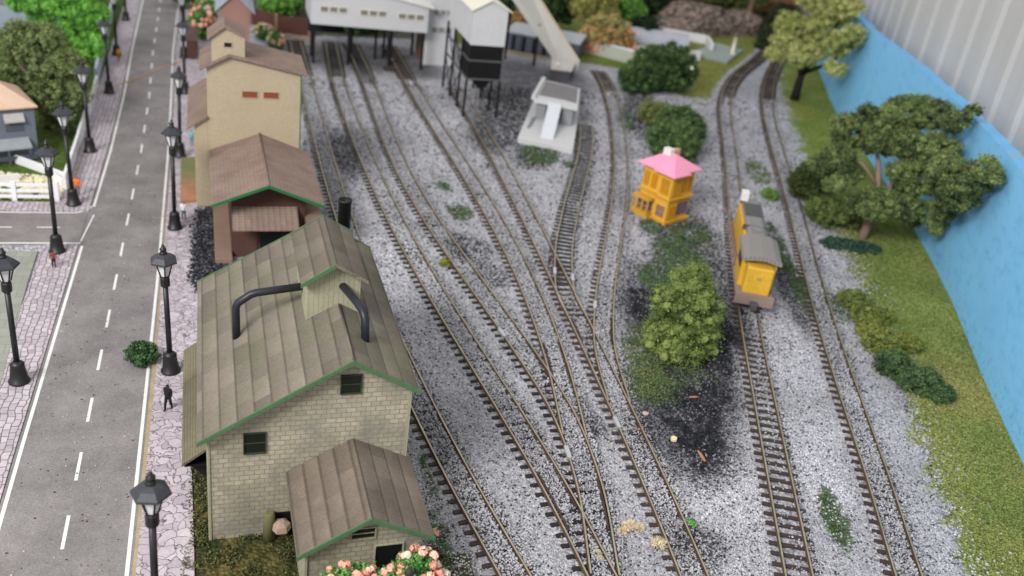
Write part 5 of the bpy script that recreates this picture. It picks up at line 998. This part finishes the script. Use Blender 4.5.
# planted scruff in front of the goods shed
tufts('scruff', [(-.4, 33.6, 1.6, 3.2), (2, 31.5, 3.0, 4.0), (-1.5, 39.5, .5, 4.0), (9.2, 31.0, 1.2, 2.4)], 150, 'dark green and straw coloured scruff around the foot of the stone goods shed', lin(38, 54, 28), lin(112, 108, 58), .055)

# ------------------------------------------------------------ small debris
for (x, y, lab, rgb, sz, nm) in [(27.0, 41.6, 'flat brick red chip lying between the rails in mid yard', (150, 96, 78), (.42, .2, .05), 'brick_chip'), (25.9, 40.6, 'cream coloured crumb on the black gravel', (232, 220, 170), (.24, .22, .2), 'crumb'), (27.0, 38.9, 'thin orange brown wood sliver on the black gravel, nearer of two', (176, 128, 96), (.12, .6, .05), 'wood_sliver'), (29.3, 44.9, 'thin orange brown wood sliver below the bushy tree, farther of two', (176, 128, 96), (.42, .1, .05), 'wood_sliver'), (9.9, 34.6, 'flesh pink flake on the gravel right of the annex', (214, 164, 134), (.2, .35, .05), 'flake'), (25.2, 43.4, 'pinkish stone flake on the sleepers near the points', (196, 170, 152), (.22, .22, .08), 'flake'), (14.9, 62.7, 'small brick red flake beside the third track', (190, 150, 140), (.22, .3, .05), 'flake')]:
    if nm == 'brick_chip': x, y = 24.0, 41.9
    P_ = [(x + sz[0] * math.cos(a) * R_(.8, 1.1), y + sz[1] * math.sin(a) * R_(.8, 1.1)) for a in np.linspace(.3, 6.1, 7)]
    o = MB().prism(P_, 'z', .1, .1 + sz[2]).build(nm, plain('chip_%s' % (rgb,), rgb, .8), None, .02); tag(o, lab, nm.replace('_', ' '))
def fluff(pts, label, nm='fluff'):
    V = []
    for (cx, cy, r) in pts:
        n = 500; e = rng.normal(size=(n, 3)); e /= np.linalg.norm(e, axis=1)[:, None]; e[:, 2] = np.abs(e[:, 2]); c_ = np.array((cx, cy, .12)) + e * np.array((r, r, r * .7)) * rng.uniform(.3, 1.0, (n, 1)); d_ = e + rng.normal(size=(n, 3)) * .6; d_ /= np.linalg.norm(d_, axis=1)[:, None]; t1 = np.cross(d_, rng.normal(size=(n, 3))); t1 /= np.linalg.norm(t1, axis=1)[:, None]
        V.append(np.stack([c_ - t1 * .012, c_ + t1 * .012, c_ + d_ * .14 + t1 * .006, c_ + d_ * .14 - t1 * .006], 1).reshape(-1, 3))
    V = np.concatenate(V); t = rng.random((len(V) // 4, 1)); o = np_mesh(nm, V, np.arange(len(V)).reshape(-1, 4), np.repeat(np.array(lin(226, 208, 170)[:3]) * (.75 + .4 * t), 4, axis=0), leafm); tag(o, label, 'fluff')
fluff([(19.6, 33.3, .22), (19.95, 33.65, .24), (20.35, 33.8, .25), (20.7, 33.5, .22)], 'arched wisp of straw coloured fluff on the ballast at the bottom')
fluff([(21.25, 32.2, .42)], 'round ball of straw coloured fluff against the rail at the bottom')
fluff([(17.7, 32.0, .16), (17.75, 31.6, .12)], 'tiny pale fluff on the sleepers left of the other fluffs')

# ------------------------------------------------------------ left-hand garden, house, fences, far things
M_bg = plain('blue_grey_wall', (112, 120, 134), .8); M_pi = plain('peach_roof', (214, 184, 160), .85)
A_ = Vector((-15.9, 85.8, 0)); dd = Vector((-2.9, -1.3, 0)).normalized(); ee = Vector((dd.y, -dd.x, 0)) 
Mb = Matrix(((dd.x, ee.x, 0, A_.x), (dd.y, ee.y, 0, A_.y), (0, 0, 1, 0), (0, 0, 0, 1)))   # x runs left along front, y runs back
b = rootof('blue_grey_house', (-18, 88, 0), 'blue grey house with peach roof and small awnings at the left edge', 'house')
hs = 1
MB().box(0, 8, 0, 5.5, 0, 4.9, 0, Mb).build('wall', M_bg, b, .03)
MB().idx([tuple(Mb @ Vector(p)) for p in [(-.25, -.3, 4.85), (8.2, -.3, 4.85), (8.2, 5.9, 4.85), (-.25, 5.9, 4.85), (2.4, 2.8, 6.6), (6, 2.8, 6.6), (-.25, -.3, 4.7), (8.2, -.3, 4.7), (8.2, 5.9, 4.7), (-.25, 5.9, 4.7)]], [(0, 1, 5, 4), (1, 2, 5), (2, 3, 4, 5), (3, 0, 4), (0, 6, 7, 1), (1, 7, 8, 2), (2, 8, 9, 3), (3, 9, 6, 0), (6, 9, 8, 7)]).build('roof', M_pi, b, .03)
MB().prism([(-.4, 3.7), (-.05, 4.3), (-.05, 4.15), (-.4, 3.55)], 'x', .9, 2.5, 0, Mb).build('awning', plain('awning_grey', (182, 178, 176), .8), b, .01)
MB().box(1.0, 2.4, -.06, -.003, 2.7, 3.8, 0, Mb).build('window', plain('shutter_grey', (86, 92, 104), .7), b)
MB().prism([(-1.0, 1.5), (-.03, 2.1), (-.03, 1.95), (-1.0, 1.35)], 'x', .7, 6.0, 0, Mb).build('porch_roof', plain('awning_grey2', (150, 156, 160), .8), b, .01)
m = MB()
for xx in (.8, 2.5, 4.2, 5.8): m.box(xx, xx + .15, -.95, -.8, 0, 1.35, 0, Mb)
m.box(.8, 5.9, -.95, -.85, .6, .75, 0, Mb); m.build('porch_post', plain('shutter_grey', (0, 0, 0)), b)
M_fw = plain('white_fence', (232, 232, 234), .7, 0, .15)
b = rootof('picket_fence', (-15, 76.2, 0), 'white rail garden fence along the side street below the blue grey house', 'fence')
m = MB()
for z in (.25, .75, 1.25): m.box(-40, -12.95, 76.2, 76.3, z, z + .26)
m.build('rail', M_fw, b, .02)
for i, xx in enumerate(np.arange(-13.15, -34, -3.1)): MB().box(xx - .18, xx + .18, 76.12, 76.38, 0, 1.7).build('post', M_fw, b, .02)
b = rootof('garden_wall', (-13.1, 95, 0), 'white low garden wall running up beside the left pavement', 'wall')
q = [(-12.75, 78.6), (-12.95, 89.5), (-13.3, 108)]
for (a, c_) in zip(q[:-1], q[1:]):
    MB().slab([(a[0] - .25, a[1], 1.35), (a[0], a[1], 1.35), (c_[0], c_[1], 1.25), (c_[0] - .25, c_[1], 1.25)], 1.33).build('wall', M_fw, b, .02)
b = rootof('garden_wall', (-14.5, 128, 0), 'pale blue grey low wall beside the far left pavement past the wooden strip', 'wall')
MB().slab([(-13.7, 108.3, 1.9), (-13.4, 108.3, 1.9), (-15.2, 150, 1.9), (-15.5, 150, 1.9)], 1.9).build('wall', plain('wall_bluegrey', (176, 184, 200), .8), b, .02)
for i, (x0_, y0_, x1_, y1_, lab) in enumerate([(-17.6, 84.4, -13.3, 80.6, 'white garden border board running diagonally below the blue grey house'), (-16.6, 80.3, -19.5, 79.2, 'short white garden border board by the left edge of the photo'), (-14.4, 81.0, -13.2, 79.2, 'short white garden border board meeting the garden wall')]):
    m = MB(); m.box(*wallseg((x0_, y0_), (x1_, y1_), 0, .75, .22)); o = m.build('border_board', M_fw, None, .02); tag(o, lab, 'border board')
n = 2600; x = rng.uniform(-20, -13, n); y = rng.uniform(76.6, 84, n); k = (y < 76.6 + (-13 - x) * .2 + 4.5) & (fbm(x, y, .8) > .36); x, y = x[k], y[k]; n = len(x)
o = scatter_stones('garden_gravel', x, y, np.full(n, .06), .1 + .1 * rng.random(n), np.array(lin(226, 216, 186)[:3]) * (.75 + .35 * rng.random((n, 1))), stone_mat); tag(o, 'cream coloured gravel chips inside the white fenced garden', 'gravel', kind='stuff')
# red brown far house
b = rootof('red_brown_house', (1.2, 121, 0), 'narrow red brown house with grey gabled roof beyond the tan elevator', 'house')
MB().prism([(-.5, 0), (2.9, 0), (2.9, 7.3), (1.2, 8.9), (-.5, 7.3)], 'y', 118, 124).build('wall', plain('redbrown', (158, 120, 108), .85, 0, .2), b, .02)
MB().prism(chev((-1.1, 7.0), (1.2, 9.2), (3.5, 7.0), .15), 'y', 117.6, 124.4).build('roof', plain('roof_bluegrey', (166, 176, 190), .8), b)
# concrete apron
tag(MB().prism([(-2.55, 86.8), (5.6, 82), (8.0, 95), (7.6, 118), (7.0, 127), (4, 140), (-3.4, 138), (-2.8, 112)], 'z', -.02, .06).build('concrete_apron', plain('apron_grey', (176, 180, 194), .9, 0, .2), None), kind='structure')
# brown fence
b = rootof('wooden_fence', (8.5, 138, 0), 'dark red brown board fence at the top left of the yard', 'fence')
fp = [(3.6, 142), (7.0, 137.5), (11.6, 136.9), (12.3, 150)]
for a, c_ in zip(fp[:-1], fp[1:]): m = MB(); m.box(*wallseg(a, c_, .1, 2.5, .15)); m.build('panel', plain('fence_brown', (96, 62, 56), .85), b)
for a in fp: MB().box(a[0] - .2, a[0] + .2, a[1] - .2, a[1] + .2, 0, 2.8).build('post', plain('post_tan', (150, 120, 104), .85), b)
m = MB(); m.box(*wallseg((3.0, 136.5), (12.0, 134.8), 0, .3, .6)); o = m.build('kerb_stone', plain('kerb_tan', (164, 140, 116), .9), None, .03); tag(o, 'tan kerb strip at the foot of the dark brown fence', 'kerb')
# quonset hut and white walled yard
b = rootof('quonset_hut', (68, 146, 0), 'low pale grey rounded hut inside the white walled yard', 'hut')
A_ = Vector((64.5, 149.5, 0)); dd = Vector((16, -4.5, 0)).normalized(); Mq = Matrix(((dd.x, -dd.y, 0, A_.x), (dd.y, dd.x, 0, A_.y), (0, 0, 1, 0), (0, 0, 0, 1)))
MB().prism([(2.6 * math.cos(a), 2.3 * math.sin(a)) for a in np.linspace(0, math.pi, 14)], 'x', 0, 12, 0, Mq).build('shell', plain('hut_palegrey', (186, 188, 198), .6), b)
MB().box(-.06, -.003, -.8, .8, 0, 1.6, 0, Mq).build('door', plain('door_grey', (120, 122, 130), .7), b)
b = rootof('white_yard_wall', (66, 140, 0), 'white boundary wall around the rounded hut behind the dark green bush', 'wall')
for a, c_ in (((63.5, 153.0), (62.0, 138.2)), ((62.0, 138.2), (74.5, 137.5)), ((68, 157), (81.5, 150)), ((81.5, 150), (79.5, 144))): m = MB(); m.box(*wallseg(a, c_, 0, 1.5, .5)); m.build('wall', M_fw, b, .03)
b = rootof('platform_edge', (57, 135, 0), 'long low pale green grey board behind the tracks below the autumn bush', 'board')
m = MB(); m.box(*wallseg((50.5, 141.8), (64.5, 128.2), 0, 1.7, .6)); m.build('board', plain('palegreen', (192, 196, 184), .85, 0, .3), b, .03)
m = MB(); m.box(*wallseg((50.6, 142.7), (64.9, 128.9), 1.7, 1.95, .7)); m.build('cap', M_fw, b, .03)
o = MB().prism([(74, 141), (79, 136.5), (87, 146), (84, 150)], 'z', 0, .4).build('pale_slab', plain('pale_slab_mat', (158, 170, 160), .9)); tag(o, 'pale grey green slab on the lawn beside the main line curve', 'slab')
o = MB().tube([(82.5, 141.5, .5), (86.5, 148.5, 1.6)], .35, 8).build('white_branch', M_whitew); tag(o, 'small white stick lying on the lawn by the main line curve', 'stick')
# rocky mound
def rock(loc, r, h, label):
    n1, n2 = 34, 16; V = []
    for j in range(n2):
        for i in range(n1):
            a = 2 * math.pi * i / n1; t = j / (n2 - 1); k = 1 + .45 * (fbm(np.array([math.cos(a) * 2 + 9]), np.array([math.sin(a) * 2 + t * 3 + loc[0]]), 1.2)[0] - .5) * 2; rr = r * math.cos(t * math.pi / 2) ** .7 * k; V.append((rr * math.cos(a), rr * math.sin(a) * .7, h * math.sin(t * math.pi / 2) * (1 + .3 * (k - 1)) - .2))
    F_ = [(j * n1 + i, j * n1 + (i + 1) % n1, (j + 1) * n1 + (i + 1) % n1, (j + 1) * n1 + i) for j in range(n2 - 1) for i in range(n1)]
    s = NT('rock', .95); p = s.pos(); s.col(s.mix(s.ramp(s.noise(p, 1.2, 6), [(.4, (0, 0, 0)), (.6, (1, 1, 1))]), lin(84, 70, 62), lin(170, 152, 142))); s.bump(s.noise(p, 1.5, 6), 1, .6)
    o = np_mesh('rock_mound', np.array(V), np.array(F_), None, s.m); o.location = loc; tag(o, label, 'rock')
rock((84, 161, 0), 7.0, 5.0, 'brown grey rocky mound above the white walled yard'); rock((94.5, 163, 0), 5.5, 4.0, 'dark brown rocky mound left of the tunnel box')
b = rootof('tunnel_box', (104, 170, 0), 'dark brown wooden tunnel box where the main line leaves at the top right', 'tunnel')
MB().box(99.5, 109, 168, 180, 3.2, 9).build('front_board', plain('box_brown', (92, 58, 42), .8), b, .05); MB().box(99.5, 101, 168.1, 180, 0, 3.19).build('side_board', plain('box_brown', (0, 0, 0)), b, .05); MB().box(107.6, 109, 168.1, 180, 0, 3.19).build('side_board', plain('box_brown', (0, 0, 0)), b, .05); MB().box(98.6, 99.4, 167, 180, 0, 11).build('corner_post', plain('post_tan', (0, 0, 0)), b, .03); MB().box(99.5, 109, 167.6, 167.99, 5.2, 6.2).build('ledge', plain('ledge_tan', (138, 98, 72), .8), b, .03)
o = MB().box(108, 150, 186, 187, 0, 40).build('rear_wall', plain('mauve_wall', (170, 158, 166), .85)); tag(o, 'plain mauve grey wall patch at the top right behind the tunnel box', 'wall')
o = MB().box(-40, -17, 131, 131.6, 0, 2.6).build('block_wall', plain('bluegrey_block', (164, 176, 192), .85)); tag(o, 'pale blue grey low wall behind the dark tree at the top left', 'wall')
o = MB().box(-60, -18, 138, 150, 0, 2.2).build('far_platform', plain('far_mauve', (150, 140, 144), .9)); tag(o, 'flat mauve grey platform at the top left corner of the photo', 'platform')

# ------------------------------------------------------------ figures
def person(loc, rz, h, label, skin, shirt, trousers, hair, stride=.12, arm=(.1, -.1)):
    k = h / 1.75
    J = {'pel': (0, 0, .95), 'ch': (0, .0, 1.25), 'nk': (0, 0, 1.48), 'hd': (0, .02, 1.60), 'tp': (0, .01, 1.72)}
    me = bpy.data.meshes.new('body'); vs = [(0, 0, .95), (0, 0, 1.12), (0, 0, 1.35), (0, 0, 1.5), (0, .02, 1.62), (0, .01, 1.70)]; rd = [.14, .13, .155, .06, .10, .07]; es = [(0, 1), (1, 2), (2, 3), (3, 4), (4, 5)]
    for sx in (-1, 1):
        i = len(vs); st = stride * sx; vs += [(sx * .09, 0, .88), (sx * .1, st * .5 + .03, .5), (sx * .1, st, .1), (sx * .1, st + .14, .04)]; rd += [.1, .065, .045, .04]; es += [(0, i), (i, i + 1), (i + 1, i + 2), (i + 2, i + 3)]
        i = len(vs); a = arm[0 if sx < 0 else 1]; vs += [(sx * .2, 0, 1.42), (sx * .26, a * .5 - .03, 1.15), (sx * .26, a + .04, .9), (sx * .25, a + .06, .80)]; rd += [.065, .048, .036, .03]; es += [(2, i), (i, i + 1), (i + 1, i + 2), (i + 2, i + 3)]
    me.from_pydata([tuple(c * k for c in v) for v in vs], es, []); o = bpy.data.objects.new('tmp', me); COL.objects.link(o)
    m = o.modifiers.new('s', 'SKIN'); me.skin_vertices[0].data[0].use_root = True
    for i, r in enumerate(rd): me.skin_vertices[0].data[i].radius = (r * k, r * k)
    sb = o.modifiers.new('ss', 'SUBSURF'); sb.levels = 2; dg = bpy.context.evaluated_depsgraph_get(); ev = bpy.data.meshes.new_from_object(o.evaluated_get(dg)); bpy.data.objects.remove(o)
    root = bpy.data.objects.new('person', ev); ev.materials.clear(); ev.materials.append(plain('skin_%s' % (skin,), skin, .6)); COL.objects.link(root); root.location = loc; root.rotation_euler = (0, 0, rz); tag(root, label, 'person', 'tiny figures on the pavements')
    P_ = [(v.co.copy(), v.normal.copy()) for v in ev.vertices]
    def cloth(nm, zlo, zhi, rgb, armok):
        mb = MB()
        for f in ev.polygons:
            c_ = f.center / k
            if zlo < c_.z < zhi and (armok or abs(c_.x) < .185): mb.face([tuple(P_[i][0] + P_[i][1] * .016 * k) for i in f.vertices], 0, True)
        mb.build(nm, plain('cloth_%s' % (rgb,), rgb, .85), root, local=True)
    cloth('shirt', .93, 1.49, shirt, True) ; cloth('trousers', .1, .97, trousers, False)
    mb = MB()
    for f in ev.polygons:
        c_ = f.center / k
        if c_.z > 1.6 and c_.y < .06 or c_.z > 1.69: mb.face([tuple(P_[i][0] + P_[i][1] * .018 * k) for i in f.vertices], 0, True)
    mb.build('hair', plain('hair_%s' % (hair,), hair, .9), root, local=True)
    return root
person((-3.35, 46.4, .08), 2.6, 1.75, 'figure in black clothes walking on the pavement beside the goods shed lean-to', (60, 50, 46), (26, 26, 30), (22, 22, 26), (24, 22, 22), .2, (.16, -.14))
person((-11.75, 64.3, .08), .2, 1.35, 'small figure in a red brown coat standing beside the lamp at the side street', (150, 110, 90), (128, 62, 52), (60, 40, 40), (40, 30, 28), .06)
person((-11.75, 77.2, .08), 3.0, 1.75, 'figure in an orange jacket and grey trousers behind the corner lamp', (190, 140, 110), (240, 118, 50), (110, 116, 124), (50, 40, 36), .08)
person((-3.35, 72.6, .08), 2.9, 1.65, 'figure in a white shirt and blue grey trousers beside the coal pile', (200, 150, 120), (232, 232, 234), (92, 104, 120), (60, 50, 44), .08)
person((-3.2, 90.0, .08), 2.9, 1.65, 'figure in pale turquoise clothes behind the lamp beside the tan elevator', (190, 150, 130), (130, 186, 190), (120, 150, 160), (60, 50, 44), .08)
person((-12.1, 118.2, .08), .4, 1.7, 'distant figure in an orange yellow coat on the far left pavement', (200, 150, 110), (236, 160, 60), (170, 120, 60), (70, 50, 40), .06)

# the small buildings stand slightly askew to the street
for nm, piv in (('goods_shed', (-1.4, 35.0)), ('brick_annex', (2.7, 30.0)), ('brown_loading_shed', (-1.0, 64.3)), ('grain_elevator', (-1.4, 75.6))):
    o = bpy.data.objects[nm]; a = math.radians({'goods_shed': 1.1, 'brick_annex': 1.5, 'brown_loading_shed': 1.3, 'grain_elevator': .9}[nm]); d = Vector((o.location.x - piv[0], o.location.y - piv[1], 0)); d.rotate(Matrix.Rotation(a, 3, 'Z')); o.location = (piv[0] + d.x, piv[1] + d.y, o.location.z); o.rotation_euler = (0, 0, a)
